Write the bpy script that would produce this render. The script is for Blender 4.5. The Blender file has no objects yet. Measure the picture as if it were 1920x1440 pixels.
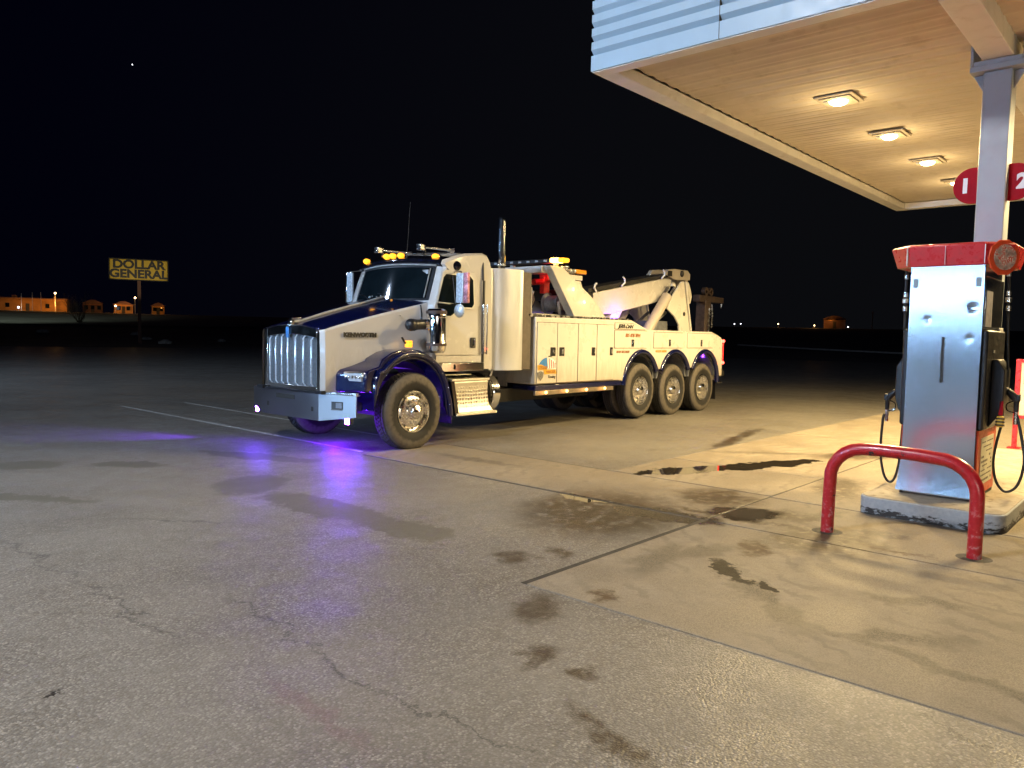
import bpy, bmesh, math, random
from mathutils import Vector, Matrix, noise as mnoise
random.seed(7)
scn = bpy.context.scene
col = scn.collection
R = math.radians
PI = math.pi

# ------------------------------------------------------------------ node helpers
def new_mat(name):
    m = bpy.data.materials.new(name); m.use_nodes = True
    nt = m.node_tree; nt.nodes.clear()
    out = nt.nodes.new('ShaderNodeOutputMaterial'); b = nt.nodes.new('ShaderNodeBsdfPrincipled')
    nt.links.new(b.outputs[0], out.inputs[0])
    return m, nt, b
def ND(nt, t, **kw):
    n = nt.nodes.new(t)
    for k, v in kw.items(): setattr(n, k, v)
    return n
def noise(nt, vec, scale, detail=4, rough=.6, out='Fac'):
    n = ND(nt, 'ShaderNodeTexNoise'); n.inputs['Scale'].default_value = scale
    n.inputs['Detail'].default_value = detail; n.inputs['Roughness'].default_value = rough
    if vec is not None: nt.links.new(vec, n.inputs['Vector'])
    return n.outputs['Fac' if out == 'Fac' else 'Color']
def ramp(nt, fac, a, b, lo=0., hi=1., smooth=True):
    n = ND(nt, 'ShaderNodeMapRange'); n.interpolation_type = 'SMOOTHSTEP' if smooth else 'LINEAR'
    nt.links.new(fac, n.inputs['Value'])
    n.inputs['From Min'].default_value = a; n.inputs['From Max'].default_value = b
    n.inputs['To Min'].default_value = lo; n.inputs['To Max'].default_value = hi
    return n.outputs['Result']
def mathn(nt, op, a, b=None):
    n = ND(nt, 'ShaderNodeMath', operation=op)
    for i, v in enumerate((a, b)):
        if v is None: continue
        if isinstance(v, (int, float)): n.inputs[i].default_value = v
        else: nt.links.new(v, n.inputs[i])
    return n.outputs[0]
def mixc(nt, fac, a, b, blend='MIX'):
    n = ND(nt, 'ShaderNodeMix', data_type='RGBA', blend_type=blend)
    ins = (n.inputs['Factor'], n.inputs[6], n.inputs[7])
    for i, v in zip(ins, (fac, a, b)):
        if isinstance(v, (int, float)): i.default_value = v
        elif isinstance(v, tuple): i.default_value = (*v[:3], 1)
        else: nt.links.new(v, i)
    return n.outputs[2]
def mixf(nt, fac, a, b):
    n = ND(nt, 'ShaderNodeMix', data_type='FLOAT')
    for i, v in zip((n.inputs[0], n.inputs[2], n.inputs[3]), (fac, a, b)):
        if isinstance(v, (int, float)): i.default_value = v
        else: nt.links.new(v, i)
    return n.outputs[0]
def bump(nt, h, strength=.3, dist=.01, prev=None):
    n = ND(nt, 'ShaderNodeBump'); n.inputs['Strength'].default_value = strength; n.inputs['Distance'].default_value = dist
    nt.links.new(h, n.inputs['Height'])
    if prev is not None: nt.links.new(prev, n.inputs['Normal'])
    return n.outputs[0]
def objco(nt): return ND(nt, 'ShaderNodeTexCoord').outputs['Object']

def surf(name, c, rough=.5, metal=0., coat=0., var=.12, scale=6., dirt=None, dirt_amt=.4, dirt_lo=.5, dirt_hi=.72, bmp=0., bscale=60., rvar=.08, spec=.5, zg=None):
    """everyday painted / plastic / metal surface with uneven colour, roughness and grime"""
    m, nt, b = new_mat(name)
    v = objco(nt); n1 = noise(nt, v, scale, 5); n2 = noise(nt, v, scale*4.3, 4)
    f = ramp(nt, n1, .3, .7, 1-var, 1+var*.6)
    cc = ND(nt, 'ShaderNodeVectorMath', operation='SCALE'); cc.inputs[0].default_value = c; nt.links.new(f, cc.inputs['Scale'])
    colr = cc.outputs[0]
    rr = ramp(nt, n2, .3, .7, max(.02, rough-rvar), min(1, rough+rvar))
    if dirt is not None:
        k = mathn(nt, 'MULTIPLY', ramp(nt, n2, dirt_lo, dirt_hi), ramp(nt, n1, .42, .6, .25, 1))
        k = mathn(nt, 'MULTIPLY', k, dirt_amt)
        colr = mixc(nt, k, colr, dirt); rr = mixf(nt, k, rr, .8)
    if zg is not None:   # road grime that thickens towards the bottom edge
        sz = ND(nt, 'ShaderNodeSeparateXYZ'); nt.links.new(v, sz.inputs[0])
        mpz = ND(nt, 'ShaderNodeMapping'); nt.links.new(v, mpz.inputs[0]); mpz.inputs['Scale'].default_value = (9, 9, 1.6)
        streak = noise(nt, mpz.outputs[0], 1.6, 4)
        zz = mathn(nt, 'ADD', sz.outputs[2], mathn(nt, 'MULTIPLY', mathn(nt, 'SUBTRACT', streak, .5), zg[3]))
        kg = mathn(nt, 'MULTIPLY', ramp(nt, zz, zg[0], zg[1], 1, 0), zg[4])
        colr = mixc(nt, kg, colr, zg[2]); rr = mixf(nt, kg, rr, .75)
    nt.links.new(colr, b.inputs['Base Color']); nt.links.new(rr, b.inputs['Roughness'])
    b.inputs['Metallic'].default_value = metal; b.inputs['Coat Weight'].default_value = coat
    b.inputs['Coat Roughness'].default_value = .06
    b.inputs['Specular IOR Level'].default_value = spec
    if bmp: nt.links.new(bump(nt, noise(nt, v, bscale, 3), bmp, .004), b.inputs['Normal'])
    return m
def glow(name, c, s, base=(.2, .1, .05)):
    m, nt, b = new_mat(name)
    v = objco(nt); f = ramp(nt, noise(nt, v, 30, 2), .3, .7, .75*s, 1.1*s)
    b.inputs['Base Color'].default_value = (*base, 1); b.inputs['Emission Color'].default_value = (*c, 1)
    nt.links.new(f, b.inputs['Emission Strength'])
    return m

M = {}
M['white'] = surf('white_paint', (.57, .56, .54), .22, coat=.6, var=.05, scale=.8, dirt=(.45, .4, .33), dirt_amt=.1, rvar=.04, zg=(.8, 1.5, (.24, .18, .11), .6, .35))
M['bodywhite'] = surf('wrecker_white_paint', (.62, .59, .52), .3, coat=.35, var=.06, scale=.8, dirt=(.45, .38, .28), dirt_amt=.12, rvar=.06, zg=(.72, 1.35, (.25, .18, .1), .7, .45))
M['navy'] = surf('navy_paint', (.0025, .005, .045), .16, coat=.8, var=.2, scale=3, rvar=.04, dirt=(.1, .09, .09), dirt_amt=.12)
M['chrome'] = surf('chrome', (.82, .83, .85), .1, metal=1, var=.06, scale=9, rvar=.05, bmp=.05, bscale=25)
M['chrome_rough'] = surf('polished_aluminium', (.72, .72, .72), .26, metal=1, var=.08, scale=3, rvar=.08, dirt=(.3, .26, .2), dirt_amt=.12)
M['bumper'] = surf('satin_aluminium', (.26, .25, .28), .34, metal=1, var=.03, scale=1, rvar=.02)
M['grillechrome'] = surf('grille_chrome', (.6, .6, .6), .16, metal=1, var=.05, scale=2, rvar=.03)
M['fairmetal'] = surf('polished_fairing', (.62, .63, .63), .34, metal=.4, var=.04, scale=1.5, rvar=.04)
M['barchrome'] = surf('bright_bar', (.6, .68, .76), .3, metal=.3, coat=.5, var=.05)
M['rimchrome'] = surf('wheel_chrome', (.9, .88, .84), .2, metal=1, var=.08, scale=9, rvar=.08, bmp=.35, bscale=22)
M['litwing'] = surf('bumper_wing_lit_metal', (.36, .42, .48), .4, metal=.35, var=.06, scale=2, rvar=.03)  # lighter, bluer copy of the bumper metal; paints in the light on the wing
M['shell'] = surf('bright_shell', (.72, .76, .82), .3, metal=.6, var=.03, scale=1, rvar=.02)
M['mirrorback'] = surf('mirror_shell', (.55, .64, .72), .25, metal=.25, coat=.5, var=.04)
M['darkseam'] = surf('dark_seam', (.09, .07, .045), .8, var=.2)
M['railmetal'] = surf('dull_rail_metal', (.32, .27, .2), .45, metal=.8, var=.15)
M['rubber'] = None
M['black'] = surf('black_plastic', (.012, .012, .014), .38, var=.2, dirt=(.06, .05, .045), dirt_amt=.3)
M['blackgloss'] = surf('black_gloss', (.006, .006, .009), .12, var=.2, coat=.4)
M['frame'] = surf('chassis_black', (.012, .011, .01), .6, var=.3, dirt=(.07, .055, .04), dirt_amt=.6)
M['greymetal'] = surf('grey_machine_paint', (.2, .21, .23), .45, var=.25, scale=8, dirt=(.03, .025, .02), dirt_amt=.6, metal=.3)
M['steelrust'] = surf('worn_steel', (.07, .05, .042), .55, var=.3, scale=10, dirt=(.12, .05, .025), dirt_amt=.6, metal=.4)
M['amber'] = glow('amber_lamp', (1, .42, .02), 2.2, (.8, .3, .02))
M['amberdim'] = surf('amber_lens', (.9, .35, .03), .2, coat=.6, var=.2)
M['amberhot'] = glow('amber_beacon', (1, .55, .1), 14, (.8, .3, .02))
M['ambersoft'] = glow('amber_marker', (1, .5, .16), 6, (.8, .3, .02))
M['red'] = glow('red_lamp', (1, .03, .02), 3.0, (.6, .01, .01))
M['redhot'] = glow('red_lamp_lit', (1, .1, .06), 7, (.6, .01, .01))
M['purple'] = glow('violet_led', (.13, .02, 1), 700, (.4, .2, .8))
M['purplesoft'] = glow('violet_led_strip', (.25, .03, 1), 9, (.4, .2, .8))
M['ledwhite'] = surf('clear_led_lens', (.42, .46, .5), .15, coat=.8, var=.2)
M['mirror'] = surf('mirror_glass', (.7, .72, .75), .04, metal=1, var=.02, rvar=.01)
M['redpaint'] = None
M['pinkred'] = surf('dispenser_red', (.55, .025, .03), .32, coat=.3, var=.06, scale=3, dirt=(.2, .05, .04), dirt_amt=.25)
M['orangered'] = surf('dispenser_orange', (.66, .07, .018), .4, var=.1, scale=5, dirt=(.2, .06, .03), dirt_amt=.4)
M['signred'] = surf('number_sign_red', (.33, .005, .016), .65, var=.06, spec=.15)
M['signwhite'] = surf('white_lettering', (.8, .8, .8), .4, var=.03)
M['paper'] = surf('notice_sheet', (.72, .68, .5), .6, var=.1)
M['ink'] = surf('black_ink', (.02, .018, .015), .5, var=.1)
M['goldink'] = surf('gold_lettering', (.55, .3, .03), .4, var=.1)
M['brownink'] = surf('copper_lettering', (.3, .12, .04), .4, var=.1)
M['decalblue'] = surf('decal_blue', (.05, .2, .5), .4, var=.2, scale=20)
M['decalred'] = surf('decal_red', (.6, .08, .06), .4, var=.2, scale=20)
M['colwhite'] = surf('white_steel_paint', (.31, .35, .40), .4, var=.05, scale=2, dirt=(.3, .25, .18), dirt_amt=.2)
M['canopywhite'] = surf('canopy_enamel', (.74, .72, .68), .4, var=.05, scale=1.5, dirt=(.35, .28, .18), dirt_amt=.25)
M['fascia'] = surf('fascia_enamel', (.36, .49, .60), .38, var=.04, scale=1.5, dirt=(.4, .4, .4), dirt_amt=.15)
M['yellowhaz'] = surf('yellow_stripe', (.75, .5, .05), .5, var=.1)
M['trimgrey'] = surf('window_seal_grey', (.5, .5, .48), .35, metal=.4, var=.1)
M['seat'] = surf('cab_interior', (.05, .055, .06), .8, var=.3)
M['bark'] = surf('shrub_twigs', (.07, .05, .035), .9, var=.3, scale=20)
M['rock'] = surf('pale_rock', (.4, .4, .38), .9, var=.3, scale=4)
M['lampglow'] = glow('lamp_globe', (1, .62, .3), 12)
M['whitelamp'] = glow('white_lamp_globe', (.9, .9, 1), 6)
M['star'] = glow('planet_light', (.9, .93, 1), 12)
M['farwall'] = surf('ochre_render_wall', (.45, .22, .06), .8, var=.25, scale=.3)
M['fardark'] = surf('dark_siding', (.14, .07, .05), .8, var=.3, scale=.4)
M['polewhite'] = surf('flagpole_white', (.7, .65, .6), .5, var=.1)

# tyre rubber: dusty sidewall, dark tread
def tyre_mat():
    m, nt, b = new_mat('tyre_rubber'); v = objco(nt)
    n1 = noise(nt, v, 3.2, 5); n2 = noise(nt, v, 16, 5)
    sx = ND(nt, 'ShaderNodeSeparateXYZ'); nt.links.new(v, sx.inputs[0])
    r = mathn(nt, 'SQRT', mathn(nt, 'ADD', mathn(nt, 'POWER', sx.outputs[0], 2.), mathn(nt, 'POWER', sx.outputs[2], 2.)))
    rr = mathn(nt, 'ADD', r, mathn(nt, 'MULTIPLY', mathn(nt, 'SUBTRACT', n2, .5), .05))
    rr = mathn(nt, 'ADD', rr, mathn(nt, 'MULTIPLY', mathn(nt, 'SUBTRACT', n1, .5), .09))
    dust = ramp(nt, rr, .385, .44)
    edge = ramp(nt, r, .518, .53, 1, .25)
    k = mathn(nt, 'MULTIPLY', mathn(nt, 'MULTIPLY', dust, edge), ramp(nt, n2, .25, .6, .55, 1))
    c = mixc(nt, k, (.012, .011, .010), (.105, .09, .072))
    nt.links.new(c, b.inputs['Base Color']); b.inputs['Roughness'].default_value = .75
    nt.links.new(bump(nt, n2, .3, .004), b.inputs['Normal'])
    return m
M['rubber'] = tyre_mat()
def tread_mat():
    m, nt, b = new_mat('tyre_tread_rubber'); v = objco(nt)
    w = ND(nt, 'ShaderNodeTexVoronoi'); w.inputs['Scale'].default_value = 34; nt.links.new(v, w.inputs['Vector'])
    c = mixc(nt, noise(nt, v, 9, 4), (.012, .012, .013), (.05, .047, .045))
    nt.links.new(c, b.inputs['Base Color']); b.inputs['Roughness'].default_value = .7
    nt.links.new(bump(nt, w.outputs['Distance'], .7, .01), b.inputs['Normal'])
    return m
M['tread'] = tread_mat()
def diamond_mat():
    m, nt, b = new_mat('diamond_plate'); v = objco(nt)
    mp = ND(nt, 'ShaderNodeMapping'); nt.links.new(v, mp.inputs[0]); mp.inputs['Scale'].default_value = (1, .7, 1)
    vo = ND(nt, 'ShaderNodeTexVoronoi'); vo.inputs['Scale'].default_value = 17; vo.inputs['Randomness'].default_value = .12
    nt.links.new(mp.outputs[0], vo.inputs['Vector'])
    h = ramp(nt, vo.outputs['Distance'], .2, .42, 1, 0)
    nt.links.new(mixc(nt, noise(nt, v, 12, 4), (.55, .5, .42), (.8, .78, .7)), b.inputs['Base Color'])
    b.inputs['Metallic'].default_value = 1
    nt.links.new(mixf(nt, h, .5, .22), b.inputs['Roughness'])
    nt.links.new(bump(nt, h, 1., .012), b.inputs['Normal'])
    return m
M['diamond'] = diamond_mat()
def glass_mat():
    m, nt, b = new_mat('dark_glass'); v = objco(nt)
    nt.links.new(mixc(nt, noise(nt, v, 3, 3), (.001, .002, .003), (.008, .014, .017)), b.inputs['Base Color'])
    b.inputs['Roughness'].default_value = .05; b.inputs['Specular IOR Level'].default_value = .6
    return m
M['glass'] = glass_mat()
def stainless():
    m, nt, b = new_mat('brushed_stainless'); v = objco(nt)
    mp = ND(nt, 'ShaderNodeMapping'); nt.links.new(v, mp.inputs[0]); mp.inputs['Scale'].default_value = (2, 2, 90)
    n1 = noise(nt, mp.outputs[0], 3, 4); n2 = noise(nt, v, 3, 5)
    nt.links.new(mixc(nt, n2, (.66, .68, .7), (.68, .7, .72)), b.inputs['Base Color'])
    b.inputs['Metallic'].default_value = 1
    nt.links.new(ramp(nt, n2, .35, .7, .19, .21), b.inputs['Roughness'])
    return m
M['stainless'] = stainless()
def scuffed_red():
    m, nt, b = new_mat('scuffed_red_paint'); v = objco(nt)
    n1 = noise(nt, v, 5, 6, .65); n2 = noise(nt, v, 24, 5, .7)
    sx = ND(nt, 'ShaderNodeSeparateXYZ'); nt.links.new(v, sx.inputs[0])
    base = mixc(nt, ramp(nt, n2, .3, .7), (.38, .008, .014), (.5, .02, .026))
    low = ramp(nt, sx.outputs[2], .1, .55, .6, 0)
    pale = mathn(nt, 'MULTIPLY', ramp(nt, n2, .52, .63), mathn(nt, 'ADD', low, .03))
    base = mixc(nt, pale, base, (.5, .33, .33))
    chip = mathn(nt, 'MULTIPLY', ramp(nt, mathn(nt, 'ADD', n1, mathn(nt, 'MULTIPLY', n2, .35)), .76, .82), 1.)
    base = mixc(nt, chip, base, (.035, .03, .028))
    nt.links.new(base, b.inputs['Base Color']); nt.links.new(mixf(nt, chip, .3, .8), b.inputs['Roughness'])
    b.inputs['Coat Weight'].default_value = .2
    nt.links.new(bump(nt, chip, .5, -.004), b.inputs['Normal'])
    return m
M['redpaint'] = scuffed_red()
def island_edge():
    m, nt, b = new_mat('island_steel_edge'); v = objco(nt)
    sx = ND(nt, 'ShaderNodeSeparateXYZ'); nt.links.new(v, sx.inputs[0])
    mp = ND(nt, 'ShaderNodeMapping'); nt.links.new(v, mp.inputs[0]); mp.inputs['Scale'].default_value = (3, 3, 9)
    n1 = noise(nt, mp.outputs[0], 2.2, 6, .7)
    z = mathn(nt, 'ADD', sx.outputs[2], mathn(nt, 'MULTIPLY', mathn(nt, 'SUBTRACT', n1, .5), .38))
    k = ramp(nt, z, .03, .07, 1, 0)
    c = mixc(nt, noise(nt, v, 25, 4), (.22, .24, .25), (.42, .44, .45))
    c = mixc(nt, k, c, (.018, .015, .012))
    nt.links.new(c, b.inputs['Base Color']); b.inputs['Roughness'].default_value = .55
    nt.links.new(bump(nt, n1, .5, .02), b.inputs['Normal'])
    return m
M['islandedge'] = island_edge()

# ------------------------------------------------------------------ ground materials
# worn, wet and oily areas of the forecourt: (x, y, rx, ry, angle, kind)
BLOBS = [
 (6.23, 4.56, .27, .1, -1.53, 'pud'), (8.55, 4.6, .85, .2, -.38, 'pud'), (9.5, 4.17, 1.2, .2, -.35, 'pud'),
 (6.78, 3.08, .36, .26, -.86, 'wet'), (6.2, 3.6, .6, .24, -1.46, 'wet'), (5.88, 4.1, .75, .95, -1.12, 'damp'),
 (5.02, 2.37, .30, .085, -2.37, 'oil'), (4.86, 2.06, .13, .06, -2.3, 'oil'), (4.19, 3.67, .13, .2, -.89, 'brown'),
 (4.55, 3.55, .08, .14, -.58, 'brown'), (3., 2.45, .10, .15, -.92, 'brown'), (3.93, 2.73, .08, .13, -.78, 'brown'),
 (3.0, 2.12, .08, .07, -1.16, 'brown'), (2.58, 1.77, .26, .08, -1.89, 'brown'),
 (4.19, 7.4, .35, .5, -.74, 'smooth'), (4.13, 5.94, .85, .26, -1.56, 'smooth'), (4.17, 4.85, .45, .22, -1.41, 'smooth'),
 (1.13, 3.72, .03, .045, -.8, 'oil'), (4.98, 2.9, .5, .12, .18, 'tyre'), (4.6, 1.9, .6, .1, -2.26, 'tyre'),
 (4.56, 1.15, .4, .09, -1.07, 'tyre'), (5.35, 2.75, .35, .1, -.3, 'tyre'), (6.6, 3.05, .8, .05, -1.5, 'damp'), (7.0, 2.75, .3, .2, .2, 'damp'), (6.38, 2.19, .45, .5, -1.66, 'damp'), (7.3, 3.6, .5, .4, .3, 'damp'),
 (2.9, 10.1, .4, .25, -.84, 'smooth'), (3.77, 9.4, .4, .2, -.95, 'smooth'), (3.5, 2.9, .25, .16, .4, 'brown'),
 (12., 5.6, 1.6, .12, .2, 'damp'), (11.5, 3.5, .8, .3, -.5, 'damp'), (8.8, 2.9, .7, .25, .3, 'damp'),
 (1.87, 2.77, .5, .05, -1.66, 'pink'),
 (5.3, 1.2, .35, .1, -1.2, 'tyre'), (6.6, 2.55, .5, .06, -1.4, 'damp'), (6.9, 2.0, .3, .1, -1.2, 'damp'), (6.45, 1.7, .35, .05, -1.55, 'brown'), (7.2, 2.5, .4, .12, -.2, 'damp'), (5.5, .2, .6, .14, -1.1, 'tyre'), (4.3, .9, .9, .06, -1.75, 'tyre'), (5.75, 2.5, .25, .12, .3, 'brown'), (4.9, .4, .16, .1, .8, 'brown'),
 (7.1, 6.9, .8, .1, -1.5, 'tyre'), 
 (5.2, 8.9, .9, .2, -1.2, 'smooth'), (10.6, 4.6, .9, .12, -.9, 'tyre'), (10.2, 2.6, 1.0, .12, .1, 'tyre'), (2.2, 8.4, .9, .12, -1.0, 'smooth'),
]
CRACKS = [(1.78, 6.02, .8, -1.53), (1.81, 4.57, .8, -1.56), (2.3, 3.89, .6, -1.7), (2.19, 3.03, .4, -1.72), (2.23, 2.26, .5, -1.4),
          (3.61, .66, .3, -1.76), (6.4, 9.8, 2.4, -1.57), (2.9, 6.5, .7, -.9), (1.5, 1.6, .6, -1.2), (4.9, 8.5, 1.5, -.2)]
def where(x, y):
    on = (3.8 < x < 7.7 and y < 3.2) or (6.3 < x < 7.75 and y < 8.2 and y > 3.2) or (x > 7.7 and y < 5.24)
    return on
def pavement_mat(name, concrete):
    m, nt, b = new_mat(name)
    p = ND(nt, 'ShaderNodeNewGeometry').outputs['Position']
    big = noise(nt, p, .35, 2); med = noise(nt, p, 1.7, 4, .65); fine = noise(nt, p, 9, 4, .7)
    g1 = noise(nt, p, 26 if not concrete else 120, 3, .6)
    vo = ND(nt, 'ShaderNodeTexVoronoi'); vo.inputs['Scale'].default_value = 82; nt.links.new(p, vo.inputs['Vector'])
    # distorted position for ragged outlines
    nc = ND(nt, 'ShaderNodeTexNoise'); nc.inputs['Scale'].default_value = 3.2; nc.inputs['Detail'].default_value = 6; nc.inputs['Roughness'].default_value = .7
    nt.links.new(p, nc.inputs['Vector'])
    sub = ND(nt, 'ShaderNodeVectorMath', operation='SUBTRACT'); nt.links.new(nc.outputs['Color'], sub.inputs[0]); sub.inputs[1].default_value = (.5, .5, .5)
    sc = ND(nt, 'ShaderNodeVectorMath', operation='SCALE'); nt.links.new(sub.outputs[0], sc.inputs[0]); sc.inputs['Scale'].default_value = .55
    ad = ND(nt, 'ShaderNodeVectorMath', operation='ADD'); nt.links.new(p, ad.inputs[0]); nt.links.new(sc.outputs[0], ad.inputs[1])
    dp = ad.outputs[0]
    def blob(x, y, rx, ry, a, lo=1.15, hi=.75, src=None):
        mp = ND(nt, 'ShaderNodeMapping', vector_type='TEXTURE'); nt.links.new(src or dp, mp.inputs[0])
        mp.inputs['Location'].default_value = (x, y, 0); mp.inputs['Rotation'].default_value = (0, 0, a); mp.inputs['Scale'].default_value = (rx, ry, 50)
        ln = ND(nt, 'ShaderNodeVectorMath', operation='LENGTH'); nt.links.new(mp.outputs[0], ln.inputs[0])
        return ramp(nt, ln.outputs['Value'], lo, hi, 0, 1)
    masks = {}
    for (x, y, rx, ry, a, k) in BLOBS:
        near_edge = k in ('pud', 'wet', 'damp') and x < 8.5
        if where(x, y) != concrete and not near_edge: continue
        lohi = {'pud': (1.05, .95), 'wet': (1.2, .8), 'damp': (1.35, .5), 'oil': (1.15, .8), 'brown': (1.35, .4), 'smooth': (1.25, .9), 'tyre': (1.4, .4), 'pink': (1.4, .2)}[k]
        o = blob(x, y, rx, ry, a, *lohi)
        masks[k] = o if k not in masks else mathn(nt, 'MAXIMUM', masks[k], o)
    ck = None
    for k_ in ('pud', 'wet', 'damp', 'oil', 'brown', 'smooth', 'tyre', 'pink'): masks.setdefault(k_, 0.)
    for (x, y, L, a) in ([] if concrete else CRACKS):
        o = blob(x, y, L, .014, a, 1.3, .5)
        ck = o if ck is None else mathn(nt, 'MAXIMUM', ck, o)
    if concrete:
        c = mixc(nt, ramp(nt, med, .3, .7), (.17, .138, .098), (.32, .27, .195))
        c = mixc(nt, ramp(nt, fine, .35, .7, 0, .45), c, (.16, .13, .09))
        c = mixc(nt, ramp(nt, big, .5, .7, 0, .4), c, (.15, .12, .085))
        c = mixc(nt, ramp(nt, g1, .42, .6, 0, .55), c, (.36, .31, .24))
        oi = ND(nt, 'ShaderNodeObjectInfo'); c = mixc(nt, ramp(nt, oi.outputs['Random'], 0, 1, 0, .32, False), c, (.14, .118, .088))
        c = mixc(nt, ramp(nt, vo.outputs['Distance'], .0, .16, .55, 0), c, (.09, .075, .055))
        # brushed finish / tyre scuff arcs
        wv = ND(nt, 'ShaderNodeTexWave', wave_type='RINGS', rings_direction='Z'); mp = ND(nt, 'ShaderNodeMapping'); nt.links.new(dp, mp.inputs[0])
        mp.inputs['Location'].default_value = (-9.5, .5, 0); nt.links.new(mp.outputs[0], wv.inputs[0]); wv.inputs['Scale'].default_value = 1.3; wv.inputs['Distortion'].default_value = 3; wv.inputs['Detail'].default_value = 3
        c = mixc(nt, mathn(nt, 'MULTIPLY', ramp(nt, wv.outputs['Fac'], .6, .95), ramp(nt, med, .45, .6, 0, .35)), c, (.12, .1, .072))
        h = mathn(nt, 'ADD', g1, mathn(nt, 'MULTIPLY', fine, 1.5)); bs, bd = .5, .006
        rough = ramp(nt, med, .3, .7, .52, .75)
    else:
        sep = ND(nt, 'ShaderNodeSeparateColor'); nt.links.new(vo.outputs['Color'], sep.inputs[0])
        peb = ramp(nt, sep.outputs[0], .25, 1., 0, 1, False)
        c = mixc(nt, peb, (.105, .095, .083), (.39, .362, .315))
        gap = ramp(nt, vo.outputs['Distance'], .35, .75, 0, .75)
        c = mixc(nt, gap, c, (.08, .068, .054))
        c = mixc(nt, ramp(nt, g1, .42, .6, 0, .6), c, (.155, .14, .12))
        c = mixc(nt, ramp(nt, med, .35, .7, 0, .5), c, (.15, .135, .115))
        c = mixc(nt, ramp(nt, fine, .5, .75, 0, .5), c, (.1, .085, .064))
        c = mixc(nt, ramp(nt, big, .35, .65, 0, .3), c, (.26, .24, .2))
        h = mathn(nt, 'ADD', mathn(nt, 'MULTIPLY', vo.outputs['Distance'], -.9), sep.outputs[1]); bs, bd = .5, .006
        rough = ramp(nt, med, .3, .7, .36, .6)
        c = mixc(nt, mathn(nt, 'MULTIPLY', ck, .55), c, (.02, .018, .016))
        c = mixc(nt, mathn(nt, 'MULTIPLY', masks['smooth'], .8), c, (.1, .09, .066))
        c = mixc(nt, mathn(nt, 'MULTIPLY', masks['pink'], .35), c, (.14, .06, .08))
    hd = mathn(nt, 'MULTIPLY', masks['damp'], ramp(nt, fine, .3, .52))
    c = mixc(nt, mathn(nt, 'MULTIPLY', hd, .95), c, (.06, .04, .022) if concrete else (.03, .02, .011))
    c = mixc(nt, mathn(nt, 'MULTIPLY', masks['brown'], ramp(nt, fine, .3, .55, .3, .9)), c, (.075, .045, .022) if concrete else (.045, .03, .018))
    c = mixc(nt, mathn(nt, 'MULTIPLY', masks['tyre'], ramp(nt, g1, .4, .55, 0, .7)), c, (.06, .05, .035))
    c = mixc(nt, mathn(nt, 'MULTIPLY', masks['oil'], ramp(nt, fine, .2, .45, .9, 1)), c, (.018, .013, .008))
    c = mixc(nt, mathn(nt, 'MULTIPLY', masks['wet'], .85), c, (.035, .027, .018))
    c = mixc(nt, mathn(nt, 'MULTIPLY', masks['pud'], .96), c, (.02, .016, .011))
    rough = mixf(nt, mathn(nt, 'MULTIPLY', hd, .5), rough, .3)
    rough = mixf(nt, masks['wet'], rough, .25)
    rough = mixf(nt, mathn(nt, 'MULTIPLY', masks['smooth'], .6), rough, .62)
    rough = mixf(nt, masks['pud'], rough, .03)
    kb = mathn(nt, 'SUBTRACT', 1., masks['pud'])
    kb = mathn(nt, 'MULTIPLY', kb, mathn(nt, 'SUBTRACT', 1., mathn(nt, 'MULTIPLY', masks['wet'], .7)))
    if not concrete: kb = mathn(nt, 'MULTIPLY', kb, mathn(nt, 'SUBTRACT', 1., mathn(nt, 'MULTIPLY', masks['smooth'], .5)))
    b1 = ND(nt, 'ShaderNodeBump'); b1.inputs['Distance'].default_value = bd; nt.links.new(h, b1.inputs['Height']); nt.links.new(mathn(nt, 'MULTIPLY', kb, bs), b1.inputs['Strength'])
    nt.links.new(b1.outputs[0], b.inputs['Normal'])
    nt.links.new(c, b.inputs['Base Color']); nt.links.new(rough, b.inputs['Roughness'])
    b.inputs['Specular IOR Level'].default_value = .2 if concrete else .42
    return m
M['asphalt'] = pavement_mat('asphalt', False)
M['concrete'] = pavement_mat('concrete', True)
M['islandtop'] = surf('island_concrete', (.36, .31, .23), .7, var=.25, scale=3, dirt=(.1, .07, .04), dirt_amt=.6, bmp=.4, bscale=50)
M['line'] = surf('worn_line_paint', (.55, .54, .5), .6, var=.3, scale=4, dirt=(.12, .11, .1), dirt_amt=.9, dirt_lo=.5, dirt_hi=.62)
M['joint'] = surf('joint_filler', (.035, .03, .025), .8, var=.4)
M['verge'] = surf('pale_gravel', (.22, .22, .19), .9, var=.3, scale=.2)
M['kerb'] = surf('kerb_concrete', (.4, .4, .38), .8, var=.2, scale=2)

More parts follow.
